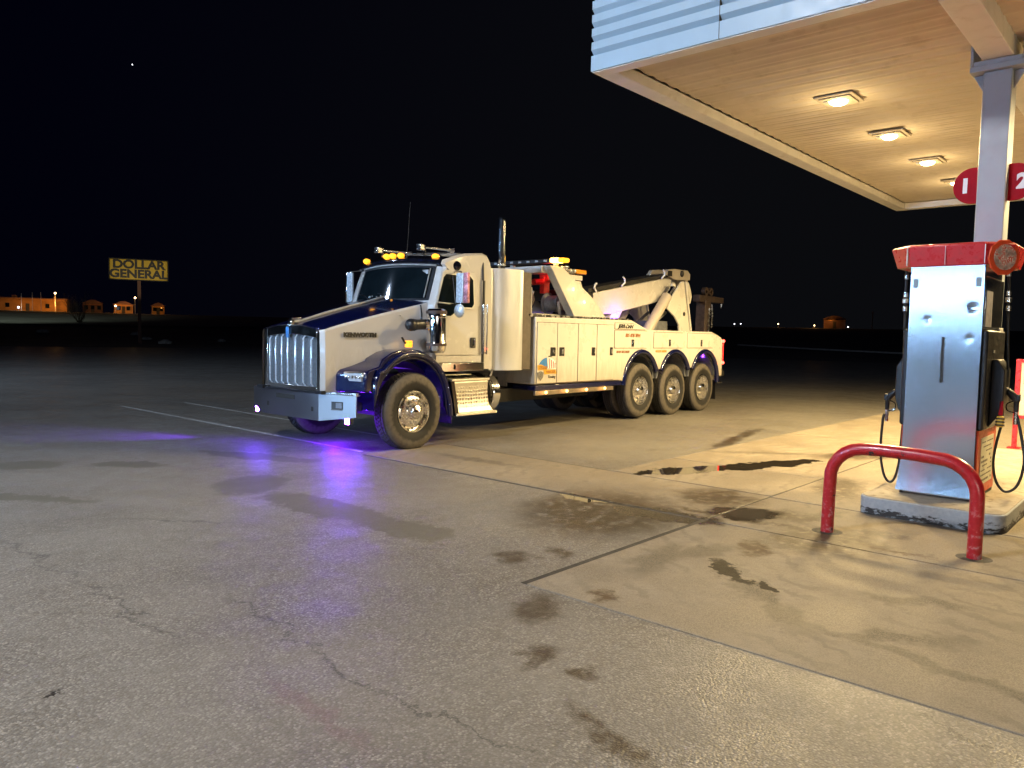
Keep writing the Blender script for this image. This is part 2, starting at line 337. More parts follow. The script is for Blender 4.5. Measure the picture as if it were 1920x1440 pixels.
# ------------------------------------------------------------------ mesh helpers
SPLIT = set('clamp_band swivel tow_slot hanging_chain led_module bar_lamp grab_handle hand_hole lug_nut fender_bolt header_seam edge_strip hazard_stripe base_plate signal_rib bar_foot horn_mount wiper dash_trinket bulkhead_bolt reflector grille_bar cheek_plate edge_flange inner_lip fascia_board pillar_trim'.split())
def islands(bm):
    bm.verts.index_update(); seen = set(); out = []
    for v in bm.verts:
        if v in seen: continue
        st = [v]; seen.add(v); comp = []
        while st:
            q = st.pop(); comp.append(q)
            for e in q.link_edges:
                o = e.other_vert(q)
                if o not in seen: seen.add(o); st.append(o)
        out.append(comp)
    return out
class MB:
    def __init__(s): s.bm = bmesh.new(); s.mi = 0
    def face(s, vs):
        f = s.bm.faces.new(vs); f.material_index = s.mi; f.smooth = True; return f
    def poly(s, pts): return s.face([s.bm.verts.new(p) for p in pts])
    def hexa(s, p):   # 8 points: bottom ring, top ring
        v = [s.bm.verts.new(q) for q in p]
        for f in ((3, 2, 1, 0), (4, 5, 6, 7), (0, 1, 5, 4), (1, 2, 6, 5), (2, 3, 7, 6), (3, 0, 4, 7)): s.face([v[i] for i in f])
        return s
    def box(s, x0, x1, y0, y1, z0, z1):
        return s.hexa([(x0, y0, z0), (x1, y0, z0), (x1, y1, z0), (x0, y1, z0), (x0, y0, z1), (x1, y0, z1), (x1, y1, z1), (x0, y1, z1)])
    def prism(s, pts, axis, lo, hi):
        def P(a, b, t): return {'x': (t, a, b), 'y': (a, t, b), 'z': (a, b, t)}[axis]
        n = len(pts); A = [s.bm.verts.new(P(a, b, lo)) for a, b in pts]; B = [s.bm.verts.new(P(a, b, hi)) for a, b in pts]
        s.face(A[::-1]); s.face(B)
        for i in range(n): j = (i+1) % n; s.face([A[i], A[j], B[j], B[i]])
        return s
    def loft(s, rings, cap=True, closed=True):
        vs = [[s.bm.verts.new(p) for p in r] for r in rings]; n = len(rings[0])
        for a, b in zip(vs, vs[1:]):
            for i in range(n if closed else n-1): j = (i+1) % n; s.face([a[i], a[j], b[j], b[i]])
        if cap: s.face(vs[0][::-1]); s.face(vs[-1])
        return s
    def tube(s, pts, r, seg=10, cap=True):
        pts = [Vector(p) for p in pts]; rings = []; up = None
        rs = r if isinstance(r, (list, tuple)) else [r]*len(pts)
        for i, p in enumerate(pts):
            d = (pts[min(i+1, len(pts)-1)]-pts[max(i-1, 0)]).normalized()
            if up is None: up = d.orthogonal().normalized()
            up = (up-d*up.dot(d)).normalized(); w = d.cross(up)
            rings.append([p+(up*math.cos(2*PI*k/seg)+w*math.sin(2*PI*k/seg))*rs[i] for k in range(seg)])
        return s.loft(rings, cap)
    def cyl(s, a, b, r, seg=20): return s.tube([a, b], r, seg)
    def lathe(s, prof, c, ax, seg=40, cap=False):
        ax = Vector(ax).normalized(); u = ax.orthogonal().normalized(); w = ax.cross(u); c = Vector(c)
        rings = [[c+ax*h+(u*math.cos(2*PI*k/seg)+w*math.sin(2*PI*k/seg))*max(r, .0004) for k in range(seg)] for r, h in prof]
        return s.loft(rings, cap)
    def ball(s, c, r, sx=1, sy=1, sz=1, n=12):
        prof = [(math.sin(PI*i/n)*r, -math.cos(PI*i/n)*r) for i in range(n+1)]
        k = len(s.bm.verts); s.lathe(prof, (0, 0, 0), (0, 0, 1), 18)
        s.bm.verts.ensure_lookup_table()
        for v in s.bm.verts[k:]: v.co = Vector((v.co.x*sx+c[0], v.co.y*sy+c[1], v.co.z*sz+c[2]))
        return s
    def build(s, name, mat, parent=None, ang=38, bevel=0., seg=2, loc=None):
        if name in SPLIT:
            isl_ = islands(s.bm)
            if len(isl_) > 1:
                last = None
                for comp in isl_:
                    cs = set(comp); q = MB(); mp_ = {v: q.bm.verts.new(v.co) for v in comp}
                    for f in s.bm.faces:
                        if f.verts[0] in cs:
                            g_ = q.bm.faces.new([mp_[v] for v in f.verts]); g_.smooth = True; g_.material_index = f.material_index
                    last = q.build(name, mat, parent, ang, bevel, seg, loc)
                    if PARENT_FIX[0] is not None: to(PARENT_FIX[0], last)
                s.bm.free(); return last
        me = bpy.data.meshes.new(name)
        bmesh.ops.remove_doubles(s.bm, verts=s.bm.verts, dist=1e-5)
        bmesh.ops.recalc_face_normals(s.bm, faces=s.bm.faces)
        if loc is not None: bmesh.ops.translate(s.bm, verts=s.bm.verts, vec=-Vector(loc))
        s.bm.to_mesh(me); s.bm.free()
        for m_ in (mat if isinstance(mat, (list, tuple)) else [mat]): me.materials.append(m_)
        me.set_sharp_from_angle(angle=R(ang))
        o = bpy.data.objects.new(name, me); col.objects.link(o)
        if loc is not None: o.location = loc
        if parent is not None: o.parent = parent
        if bevel:
            bv = o.modifiers.new('bevel', 'BEVEL'); bv.width = bevel; bv.segments = seg; bv.limit_method = 'ANGLE'; bv.angle_limit = R(35); bv.harden_normals = False
        return o
def tag(o, label=None, cat=None, group=None, kind=None):
    if label: o['label'] = label
    if cat: o['category'] = cat
    if group: o['group'] = group
    if kind: o['kind'] = kind
    return o
def empty(name, loc=(0, 0, 0), rz=0, parent=None):
    o = bpy.data.objects.new(name, None); col.objects.link(o); o.location = loc; o.rotation_euler = (0, 0, rz); o.empty_display_size = .2
    if parent is not None: o.parent = parent
    return o
def text(name, body, size, loc, face, mat, parent=None, shear=0., sx=1., ext=.003, bold=0.):
    cu = bpy.data.curves.new(name, 'FONT'); cu.body = body; cu.size = size; cu.align_x = 'CENTER'; cu.align_y = 'CENTER'
    cu.shear = shear; cu.extrude = ext; cu.offset = bold
    t = bpy.data.objects.new(name+'_tmp', cu); col.objects.link(t)
    dg = bpy.context.evaluated_depsgraph_get(); me = bpy.data.meshes.new_from_object(t.evaluated_get(dg))
    bpy.data.objects.remove(t); me.name = name; me.materials.clear(); me.materials.append(mat)
    o = bpy.data.objects.new(name, me); col.objects.link(o)
    X = {'-y': Vector((1, 0, 0)), '-x': Vector((0, -1, 0))}.get(face) if isinstance(face, str) else Vector(face)
    U = Vector((0, 0, 1)); N = X.cross(U)
    mt = Matrix((X, U, N)).transposed().to_4x4(); mt.translation = Vector(loc)
    o.matrix_world = mt @ Matrix.Diagonal((sx, 1, 1, 1))
    if parent is not None: o.parent = parent
    return o
def light(name, typ, loc, energy, color, parent=None, **kw):
    l = bpy.data.lights.new(name, typ); l.energy = energy; l.color = color
    tgt = kw.pop('aim', None); blend = kw.pop('blend', None)
    for k, v in kw.items(): setattr(l, k, v)
    o = bpy.data.objects.new(name, l); col.objects.link(o); o.location = loc
    if tgt is not None: o.rotation_euler = (Vector(tgt)-Vector(loc)).to_track_quat('-Z', 'Y').to_euler()
    if parent is not None: o.parent = parent
    return o
def arc(cx, cz, r, a0, a1, n): return [(cx+r*math.cos(R(a0+(a1-a0)*i/n)), cz+r*math.sin(R(a0+(a1-a0)*i/n))) for i in range(n+1)]

PARENT_FIX = [None]
# ------------------------------------------------------------------ camera
PITCH, ROLL, YAW = math.atan(.0658), math.atan(.0206), R(41.584)
F = Vector((math.cos(YAW), math.sin(YAW), 0)); Rt = Vector((math.sin(YAW), -math.cos(YAW), 0)); Z = Vector((0, 0, 1))
fw = F*math.cos(PITCH)-Z*math.sin(PITCH); up = Z*math.cos(PITCH)+F*math.sin(PITCH)
r2 = Rt*math.cos(ROLL)+up*math.sin(ROLL); u2 = up*math.cos(ROLL)-Rt*math.sin(ROLL)
cam = bpy.data.cameras.new('camera'); cam.lens = 36*1442/1920; cam.sensor_width = 36; cam.clip_end = 6000; cam.clip_start = .05
co = bpy.data.objects.new('camera', cam); col.objects.link(co)
mw = Matrix((r2, u2, -fw)).transposed().to_4x4(); mw.translation = (0, 0, 1.65); co.matrix_world = mw
scn.camera = co

# ------------------------------------------------------------------ setting: ground
def gz(x, y):
    r = math.hypot(x, y); t = min(max((r-75)/190, 0), 1); return 5.2*t*t*(3-2*t)
mb = MB(); rs = [0, 2, 5, 10, 20, 35, 50, 65, 75, 90, 105, 120, 140, 160, 180, 200, 225, 250, 280, 330, 450, 800, 1500, 3000]; NS = 96; rings = []
for r in rs: rings.append([(r*math.cos(2*PI*k/NS), r*math.sin(2*PI*k/NS), gz(r, 0)) for k in range(NS)] if r else [(.001*math.cos(2*PI*k/NS), .001*math.sin(2*PI*k/NS), 0) for k in range(NS)])
mb.loft(rings, cap=False)
mb.bm.faces.ensure_lookup_table()
for f_ in mb.bm.faces:
    if f_.calc_center_median().length > 62: f_.material_index = 1
tag(mb.build('ground', [M['asphalt'], surf('dark_far_ground', (.12, .115, .105), .9, var=.35, scale=.08, spec=.3)]), kind='structure')
# concrete slabs of the forecourt, each its own sheet 4 mm up, with the joints left between
def slab(x0, x1, y0, y1): return MB().box(x0, x1, y0, y1, -.05, .006)
for (x0, x1, y0, y1) in ((3.80, 6.29, -4, 3.21), (6.31, 7.75, 3.24, 8.2), (6.31, 7.70, -4, 3.22), (7.73, 13.2, -4, 3.22), (7.78, 9.2, 3.24, 5.24), (9.215, 13.2, 3.24, 5.24), (13.22, 20, -4, 3.22), (13.22, 20, 3.24, 5.24)):
    tag(slab(x0, x1, y0, y1).build('pavement', M['concrete'], bevel=.006), kind='structure')
jt = MB(); jt.box(6.27, 6.33, -4, 8.2, -.05, .001); jt.box(7.68, 7.79, -4, 8.2, -.05, .0014); jt.box(3.8, 20, 3.2, 3.26, -.05, .0018); jt.box(13.19, 13.23, -4, 5.24, -.05, .001)
tag(jt.build('pavement_joint', M['joint']), kind='structure')
# worn parking lines and seams
def strip(name, a, b, w, mat, z=.003, label=None, cat=None, grp=None):
    a = Vector(a); b = Vector(b); d = (b-a).normalized(); n = Vector((-d.y, d.x))*w/2; mbx = MB(); N = 24; L = []; Rr = []
    for i in range(N+1):
        p = a.lerp(b, i/N); j = mnoise.noise(Vector((p.x*1.3, p.y*1.3, 3)))*w*.35
        L.append(mbx.bm.verts.new((p.x+n.x*(1+j*4), p.y+n.y*(1+j*4), z))); Rr.append(mbx.bm.verts.new((p.x-n.x*(1-j*3), p.y-n.y*(1-j*3), z)))
    for i in range(N): mbx.face([L[i], L[i+1], Rr[i+1], Rr[i]])
    return tag(mbx.build(name, mat), label, cat, grp, 'structure')
strip('parking_line', (6.42, 16.4), (6.42, 8.4), .075, M['line'])
strip('parking_line', (7.75, 16.4), (7.65, 9.2), .07, M['line'])
# ledge of the lot and the roads beyond
def band(name, p, w, mat, z=.01, n=24):
    mbx = MB(); L = []; Q = []
    for i in range(n+1):
        t = i/n; a = Vector(p[0]).lerp(Vector(p[1]), t); d = (Vector(p[1])-Vector(p[0])).normalized(); q = Vector((-d.y, d.x))*w/2
        L.append(mbx.bm.verts.new((a.x+q.x, a.y+q.y, gz(a.x+q.x, a.y+q.y)+z))); Q.append(mbx.bm.verts.new((a.x-q.x, a.y-q.y, gz(a.x-q.x, a.y-q.y)+z)))
    for i in range(n): mbx.face([L[i], L[i+1], Q[i+1], Q[i]])
    return tag(mbx.build(name, mat), kind='structure')
band('road_verge', ((10, 172), (110, 150)), 60, M['verge'], .15, 40)
def kerb(p0, p1, w=.5, h=.2):
    mbx = MB(); a = Vector(p0); b = Vector(p1); d = (b-a).normalized(); q = Vector((-d.y, d.x))*w/2; rr = []
    for i in range(13):
        c = a.lerp(b, i/12); z = gz(c.x, c.y)
        rr.append([(c.x+q.x, c.y+q.y, z-.1), (c.x+q.x, c.y+q.y, z+h), (c.x-q.x, c.y-q.y, z+h), (c.x-q.x, c.y-q.y, z-.1)])
    mbx.loft(rr); return tag(mbx.build('kerb', M['kerb']), kind='structure')
kerb((104, 49), (92, 18)); 

# ------------------------------------------------------------------ canopy
CX0, CX1, CY0, CY1, CZ = 7.45, 19.68, -2.0, 5.48, 4.72
can = tag(empty('fuel_canopy', (CX0, 1.75, 0)), 'large white fuel station canopy with ribbed fascia and planked soffit above the pump', 'canopy')
def to(parent, o):
    o.parent = parent; o.matrix_parent_inverse = Matrix.Translation(-Vector(parent.location)); return o
def cw(o):  # parent a world-space mesh keeping its place
    return o
PARENT_FIX[0] = can
def fasc(y0, y1):
    prof = []; z = CZ; d = .028
    prof += [(CX0, z), (CX0, z+.175)]; z += .175
    while z < 5.75: prof += [(CX0+.065, z+.004), (CX0+.065, z+.008), (CX0, z+.068), (CX0, z+.155)]; z += .155
    zt = prof[-1][1]
    return MB().prism(prof+[(CX0+.12, zt), (CX0+.12, CZ)], 'y', y0, y1)
for y0, y1 in ((3.868, CY1), (.9, 3.86), (CY0, .892)): to(can, fasc(y0, y1).build('fascia_panel', M['fascia'], ang=20))
to(can, MB().box(CX0-.002, CX0+.07, 3.8605, 3.8675, CZ, 5.7).build('panel_seam', M['darkseam']))
mb = MB(); mb.box(CX0+.122, CX1-.06, CY1-.06, CY1-.004, CZ+.002, 5.85); mb.box(CX0+.122, CX1-.06, CY0+.004, CY0+.06, CZ+.002, 5.85); mb.box(CX1-.058, CX1, CY0, CY1, CZ+.002, 5.85)
to(can, mb.build('fascia_board', M['canopywhite']))
mb = MB(); mb.box(CX0+.02, CX0+.2, CY0+.01, CY1-.01, CZ-.012, CZ+.0); mb.box(CX0+.2, CX1-.2, CY1-.22, CY1-.006, CZ-.012, CZ); mb.box(CX1-.2, CX1-.002, CY0+.01, CY1-.006, CZ-.012, CZ); mb.box(CX0+.2, CX1-.2, CY0+.006, CY0+.22, CZ-.012, CZ)
to(can, mb.build('edge_flange', M['canopywhite'], bevel=.003))
SZ = CZ+.12
mb = MB(); mb.box(CX0+.2, CX1-.2, CY1-.235, CY1-.222, CZ-.008, SZ-.002); mb.box(CX1-.215, CX1-.202, CY0+.22, CY1-.24, CZ-.008, SZ-.002)
to(can, mb.build('inner_lip', M['canopywhite']))
# panel ends showing along the inner lip
mb = MB(); x = CX0+.25
while x < CX1-.3: mb.box(x, x+.012, CY1-.242, CY1-.236, CZ+.01, SZ-.004); x += .152
mb.bm.free()
prof = []; x = CX0+.21
while x < CX1-.25:
    prof += [(x+.3*q/8, SZ+.014-.014*math.cos(2*PI*q/8)+(.022 if q == 0 else 0)) for q in range(8)]; x += .3
prof += [(x, SZ)]
mb = MB(); mb.prism(prof+[(x, SZ+.2), (CX0+.21, SZ+.2)], 'y', CY0+.24, CY1-.246)
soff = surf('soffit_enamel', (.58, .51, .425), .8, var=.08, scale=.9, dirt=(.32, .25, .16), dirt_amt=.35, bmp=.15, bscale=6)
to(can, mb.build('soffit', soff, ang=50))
to(can, MB().box(CX0+.1, CX1-.1, CY0+.1, CY1-.1, 5.5, 5.56).build('roof_deck', M['canopywhite']))
bm_ = MB(); bm_.box(CX0+.25, CX1-.25, 1.60, 1.89, 4.655, SZ+.05)
to(can, bm_.build('beam', M['canopywhite'], bevel=.008))
PARENT_FIX[0] = None
# column
def column(x, label):
    c = tag(empty('canopy_column', (x, 1.745, 0)), label, 'column', 'square columns carrying the canopy')
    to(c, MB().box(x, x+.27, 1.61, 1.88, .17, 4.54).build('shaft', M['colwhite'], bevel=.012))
    m_ = MB(); m_.box(x-.06, x+.33, 1.49, 2.0, 4.54, 4.60); m_.box(x-.058, x+.328, 1.492, 1.52, 4.602, 4.83); m_.box(x-.058, x+.328, 1.97, 1.998, 4.602, 4.83)
    m_.box(x-.05, x+.32, 1.522, 1.968, 4.602, 4.65)
    m_.prism([(1.882, 4.34), (1.882, 4.538), (1.985, 4.538)], 'x', x+.09, x+.12); m_.prism([(1.608, 4.34), (1.608, 4.538), (1.505, 4.538)], 'x', x+.09, x+.12)
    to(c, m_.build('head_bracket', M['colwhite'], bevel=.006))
    return c
column(9.62, 'pale square steel column behind the near fuel pump, number signs on it')
def numsign(digit, side, label):
    cy = 1.88+.002 if side > 0 else 1.61-.002
    pts = [(cy+side*(.26*math.sqrt(max(0, 1-(2*t-1)**2))*.97 if True else 0), 3.37-.195+.39*t) for t in [i/24 for i in range(25)]]
    o = tag(empty('number_sign', (9.74, cy, 3.37)), label, 'number sign', 'round pump number signs on the column')
    pts = [(cy, 3.175)]+[(cy+side*(.06+.19*math.cos(a)), 3.37+.195*math.sin(a)) for a in [R(-90+180*i/24) for i in range(25)]]+[(cy, 3.565)]
    to(o, MB().prism(pts, 'x', 9.73, 9.755).build('disc', M['signred'], bevel=.004))
    to(o, text('number', digit, .21, (9.724, cy+side*.13, 3.365), '-x', M['signwhite'], bold=.011))
numsign('1', 1, 'half-round red sign with a white 1 on the column'); numsign('2', -1, 'half-round red sign with a white 2 on the column')

# canopy lights
WARM = (1, .735, .34)
def canopy_light(x, y, label, lit=True):
    o = tag(empty('canopy_light', (x, y, SZ)), label, 'ceiling light', 'square lights set into the canopy soffit')
    m_ = MB(); m_.box(-.25, .25, -.25, .25, -.024, -.006); m_.box(-.2, .2, -.2, .2, -.042, -.025)
    m_.build('housing', surf('light_housing', (.42, .36, .28), .6, var=.1), o, bevel=.012)
    MB().box(-.12, -.05, .1, .16, -.055, -.043).build('sensor', M['ledwhite'], o, bevel=.004)
    m_ = MB(); pr = [(.115*math.cos(R(a)), -.042-.05*math.sin(R(a))) for a in (0, 18, 36, 54, 72, 90)]
    m_.lathe([(r_, h_) for r_, h_ in pr], (0, 0, 0), (0, 0, 1), 24)
    m_.build('lens', glow('warm_lens', (1, .74, .36), 34, (.8, .7, .5)), o)
    light('lamp', 'POINT', (0, 0, -.42), LP, WARM, o, shadow_soft_size=.09)
    light('down_lamp', 'SPOT', (0, 0, -.14), LS, WARM, o, shadow_soft_size=.1, spot_size=R(164), spot_blend=.35)
LP, LS = 20, 930
for x, d in ((10.6, 'nearest lit square light in the soffit, biggest in view'), (12.85, 'second lit soffit light from the fascia'), (15.1, 'third lit soffit light from the fascia'), (17.35, 'farthest soffit light, beside the red number 1 sign')):
    canopy_light(x, 3.73, d)
for x in (10.6, 12.85, 15.1, 17.35): canopy_light(x, -.25, 'square soffit light over the right-hand lane beyond the column')

# ------------------------------------------------------------------ pump island
isl = tag(empty('pump_island', (7.65, 1.745, 0)), 'raised concrete island with dirty steel edge under the fuel pump', 'island')
def rrect(x0, x1, y0, y1, r, n=6):
    p = []
    for cx, cy, a0 in ((x1-r, y1-r, 0), (x0+r, y1-r, 90), (x0+r, y0+r, 180), (x1-r, y0+r, 270)):
        p += [(cx+r*math.cos(R(a0+90*i/n)), cy+r*math.sin(R(a0+90*i/n))) for i in range(n+1)]
    return p
mb = MB(); a = rrect(7.65, 12.6, 1.14, 2.35, .16); mb.prism(a, 'z', -.02, .172); to(isl, mb.build('steel_edge', M['islandedge'], bevel=.012))
mb = MB(); a = rrect(7.664, 12.586, 1.154, 2.336, .15); mb.prism(a, 'z', .1, .178); to(isl, mb.build('concrete_top', M['islandtop'], bevel=.004))

# ------------------------------------------------------------------ fuel pump
pump = tag(empty('fuel_pump', (8.1, 1.78, .178)), 'stainless two-sided fuel pump with red header, numbered 1 and 2', 'fuel pump')
P = lambda o: to(pump, o)
PARENT_FIX[0] = pump
X0, X1, Y0, Y1, ZB, ZT = 8.10, 9.0, 1.475, 2.09, .18, 2.36
# front sheet with dents
mb = MB(); nu, nv = 40, 110; grid = []
dents = [(.86, 1.97, .022, .007), (.26, 1.86, .016, .006), (.84, 1.69, .016, .005), (.5, 1.0, .25, .006), (.2, 1.3, .2, .004)]
for j in range(nv+1):
    v = j/nv; z = ZB+.03+(ZT-ZB-.03)*v; row = []
    fl = .045*max(0, 1-v/.25)**2
    for i in range(nu+1):
        u = i/nu; y = Y1+fl*.8-u*(Y1-Y0+fl*1.3); x = X0-.03*max(0, 1-v/.22)**2+.003*math.sin(v*3+.5)
        for (du, dz, s_, d_) in dents: x += d_*math.exp(-(((u-du)*.6)**2+(z-dz)**2)/(2*s_*s_))
        row.append(mb.bm.verts.new((x, y, z)))
    grid.append(row)
for j in range(nv):
    for i in range(nu): mb.face([grid[j][i], grid[j][i+1], grid[j+1][i+1], grid[j+1][i]])
P(mb.build('front_sheet', M['stainless'], ang=80))
P(MB().box(X0+.03, X1, Y0+.012, Y1-.012, ZB, ZT).build('cabinet', M['stainless'], bevel=.008))
mb = MB(); mb.box(X0+.012, X0+.035, Y0-.004, Y0+.02, ZB, ZT-.002); mb.box(X0+.012, X0+.035, Y1-.02, Y1+.006, ZB, ZT-.002); P(mb.build('edge_strip', M['blackgloss']))
P(MB().box(X0-.012, X0+.012, 1.775, 1.795, 1.27, 1.70).build('slot', M['ink']))
for y_, d_ in ((2.045, '1'), (1.52, '2')):
    lab = P(MB().box(X0-.0035, X0+.01, y_-.022, y_+.022, 2.165, 2.25).build('number_label', surf('grey_label', (.25, .33, .38), .5, var=.05)))
    t_ = text('digit', d_, .085, (X0-.008, y_, 2.207), '-x', M['ink'], bold=.002, ext=.001); t_.parent = lab; t_.matrix_parent_inverse = lab.matrix_world.inverted() if False else Matrix.Translation(-Vector(pump.location))
# side (-y) door, controls and lower panel
def side(sg):
    ys = Y0 if sg < 0 else Y1
    def bx(x0, x1, d0, d1, z0, z1):
        a, b = ys+sg*d0, ys+sg*d1
        return MB().box(x0, x1, min(a, b), max(a, b), z0, z1)
    P(bx(X0+.04, X1-.03, -.01, .012, 1.78, 2.26).build('display_door', M['stainless'], bevel=.004))
    P(bx(X0+.06, X0+.33, .0125, .016, 1.80, 2.13).build('warning_sticker', surf('sticker_grey', (.3, .3, .34), .5, var=.3, scale=30)))
    P(bx(X1-.28, X1-.1, .0125, .04, 1.71, 1.80).build('card_reader', M['canopywhite'], bevel=.006))
    m_ = bx(X0+.036, X1-.03, -.01, .05, .84, 1.77); P(m_.build('control_panel', M['black'], bevel=.02))
    for k in range(9):
        if sg < 0: P(bx(X0+.3, X0+.36, .051, .056, 1.2+k*.045, 1.225+k*.045).build('keypad_button', M['trimgrey'])) if k % 2 == 0 else None
    m_ = MB()
    pr = [(ys+sg*.051, .86), (ys+sg*.13, .98), (ys+sg*.16, 1.1), (ys+sg*.16, 1.4), (ys+sg*.1, 1.5), (ys+sg*.051, 1.5)]
    m_.prism(pr, 'x', X0+.26, X0+.56); P(m_.build('nozzle_boot', M['black'], bevel=.01))
    P(bx(X0+.036, X1-.03, -.01, .02, .215, .838).build('lower_panel', M['orangered'], bevel=.005))
    P(bx(X0+.16, X1-.16, .021, .025, .31, .76).build('notice_sheet', M['paper']))
    m_ = MB()
    random.seed(3)
    for r_ in range(9):
        z_ = .72-r_*.045; x_ = X0+.2
        while x_ < X1-.22:
            w_ = random.uniform(.02, .07)
            if random.random() < .75:
                h_ = .011 if r_ not in (3, 4, 8) else .02
                a, b = ys+sg*.0255, ys+sg*.027; m_.box(x_, min(x_+w_, X1-.2), min(a, b), max(a, b), z_-h_, z_)
            x_ += w_+.02
    P(m_.build('notice_text', surf('faded_ink', (.2, .17, .13), .7, var=.2)))
    P(bx(X0+.036, X1-.03, -.01, .012, .18, .213).build('plinth', M['frame']))
side(-1); side(1)
# header
mb = MB()
plan = [(8.03, 1.47), (8.03, 2.11), (8.23, 2.31), (8.9, 2.31), (9.08, 2.12), (9.08, 1.46), (8.9, 1.27), (8.23, 1.27)]
plan_lo = [(8.06, 1.49), (8.06, 2.09), (8.23, 2.25), (8.88, 2.25), (9.05, 2.1), (9.05, 1.48), (8.88, 1.32), (8.23, 1.32)]
mb.loft([[(x, y, 2.362) for x, y in plan_lo], [(x, y, 2.545) for x, y in plan], [(x+(.02 if x < 8.5 else -.02), y+(.02 if y < 1.8 else -.02), 2.565) for x, y in plan]])
P(mb.build('header', M['pinkred'], ang=25, bevel=.004))
mb = MB(); mb.box(8.022, 8.03, 1.468, 1.474, 2.37, 2.54); mb.box(8.024, 8.05, 2.112, 2.12, 2.37, 2.54); mb.box(8.024, 8.04, 1.79, 1.794, 2.37, 2.54); P(mb.build('header_seam', M['signwhite']))
for sg in (-1, 1):
    n = Vector((-.62, sg*.78, 0)).normalized(); c = Vector((8.17, 1.79+sg*.44, 2.425))
    if sg > 0: continue
    o = P(MB().lathe([(0, -.02), (.15, -.02), (.165, 0), (.16, .012), (0, .014)], c, n, 10).build('header_roundel', M['orangered'], ang=30))  # orange-red puts the warm canopy light into this end's colour
    if sg < 0:
        rr = MB().lathe([(0, .016), (.115, .016), (.115, .02), (0, .021)], c, n, 32).build('badge', surf('roundel_print', (.55, .47, .36), .45, var=.7, scale=16, dirt=(.5, .06, .03), dirt_amt=1, dirt_lo=.42, dirt_hi=.5))
        P(rr)
# hoses and nozzles, one set each side of the cabinet
def spline(pts, n=10):
    pts = [Vector(p) for p in pts]; out = []
    for i in range(len(pts)-1):
        p0 = pts[max(i-1, 0)]; p1 = pts[i]; p2 = pts[i+1]; p3 = pts[min(i+2, len(pts)-1)]
        for k in range(n):
            t = k/n; out.append(.5*((2*p1)+(-p0+p2)*t+(2*p0-5*p1+4*p2-p3)*t*t+(-p0+3*p1-3*p2+p3)*t**3))
    return out+[pts[-1]]
hosemat = surf('black_hose', (.012, .012, .012), .45, var=.2)
def hoses(sg):
    x = 8.5
    if sg < 0: top = [(x, 1.36, 2.42), (x, 1.345, 2.1), (x, 1.33, 1.7), (x, 1.315, 1.36), (x+.02, 1.34, 1.1), (x+.02, 1.34, .9)]; lp = [(x+.02, 1.34, .92), (x+.01, 1.372, .7), (x, 1.385, .5), (x, 1.35, .33), (x, 1.27, .25), (x, 1.18, .33), (x, 1.14, .55), (x+.02, 1.18, .8), (x+.04, 1.225, .98)]; ny = 1.235; nz = 1.13
    else: top = [(x, 2.235, 2.42), (x, 2.235, 2.1), (x, 2.225, 1.7), (x, 2.21, 1.36), (x, 2.19, 1.1), (x, 2.195, .85)]; lp = [(x, 2.195, .85), (x, 2.205, .6), (x, 2.215, .4), (x, 2.25, .24), (x, 2.30, .2), (x, 2.355, .28), (x, 2.395, .5), (x, 2.39, .82), (x, 2.375, .9)]; ny = 2.365; nz = 1.06
    P(MB().tube(spline(top+lp[1:]), .0125, 10).build('hose', hosemat))
    m_ = MB()
    for zz, rr_ in ((2.3, .018), (2.12, .02), (2.06, .026), (1.98, .02)):
        yy = top[0][1]-(2.42-zz)*.045*(1 if sg < 0 else .02); m_.cyl((x, yy, zz-.022), (x, yy, zz+.022), rr_, 12)
    P(m_.build('swivel', M['chrome_rough']))
    # nozzle: spout up into the boot, body, grip with guard
    inn = -sg
    nzp = MB()
    nzp.tube([(x+.04, ny, nz-.12), (x+.04, ny, nz-.02), (x+.03, ny+inn*.03, nz+.03), (x+.03, ny+inn*.08, nz+.08)], [.02, .024, .036, .026], 12)
    nzp.box(x+.01, x+.07, ny-.028, ny+.028, nz-.02, nz+.045)
    o = P(nzp.build('nozzle', M['black'], bevel=.006))
    g_ = P(MB().tube(spline([(x+.04, ny+inn*.02, nz-.02), (x+.04, ny+inn*.075, nz-.05), (x+.04, ny+inn*.07, nz-.11), (x+.04, ny+inn*.0, nz-.13)], 5), .006, 6).build('trigger_guard', M['blackgloss']))
    P(MB().tube([(x+.03, ny+inn*.06, nz+.07), (x+.03, ny+inn*.125, nz+.14)], .011, 10).build('spout', M['chrome_rough']))
    P(MB().cyl((x+.04, ny, nz-.24), (x+.04, ny, nz-.12), .017, 12).build('breakaway', M['chrome_rough']))
hoses(-1); hoses(1)
P(MB().box(8.36, 8.40, 1.315, 1.35, .98, 1.12).build('lift_handle', M['signred'], bevel=.008))
mb = MB(); mb.box(8.35, 8.41, 1.305, 1.36, .87, .975); P(mb.build('hazard_grip', M['yellowhaz'], bevel=.01))
mb = MB(); 
for k in range(3): mb.hexa([(8.346, 1.30, .885+k*.03), (8.414, 1.30, .875+k*.03), (8.414, 1.364, .875+k*.03), (8.346, 1.364, .885+k*.03), (8.346, 1.30, .898+k*.03), (8.414, 1.30, .888+k*.03), (8.414, 1.364, .888+k*.03), (8.346, 1.364, .898+k*.03)])
P(mb.build('hazard_stripe', M['ink']))

PARENT_FIX[0] = None
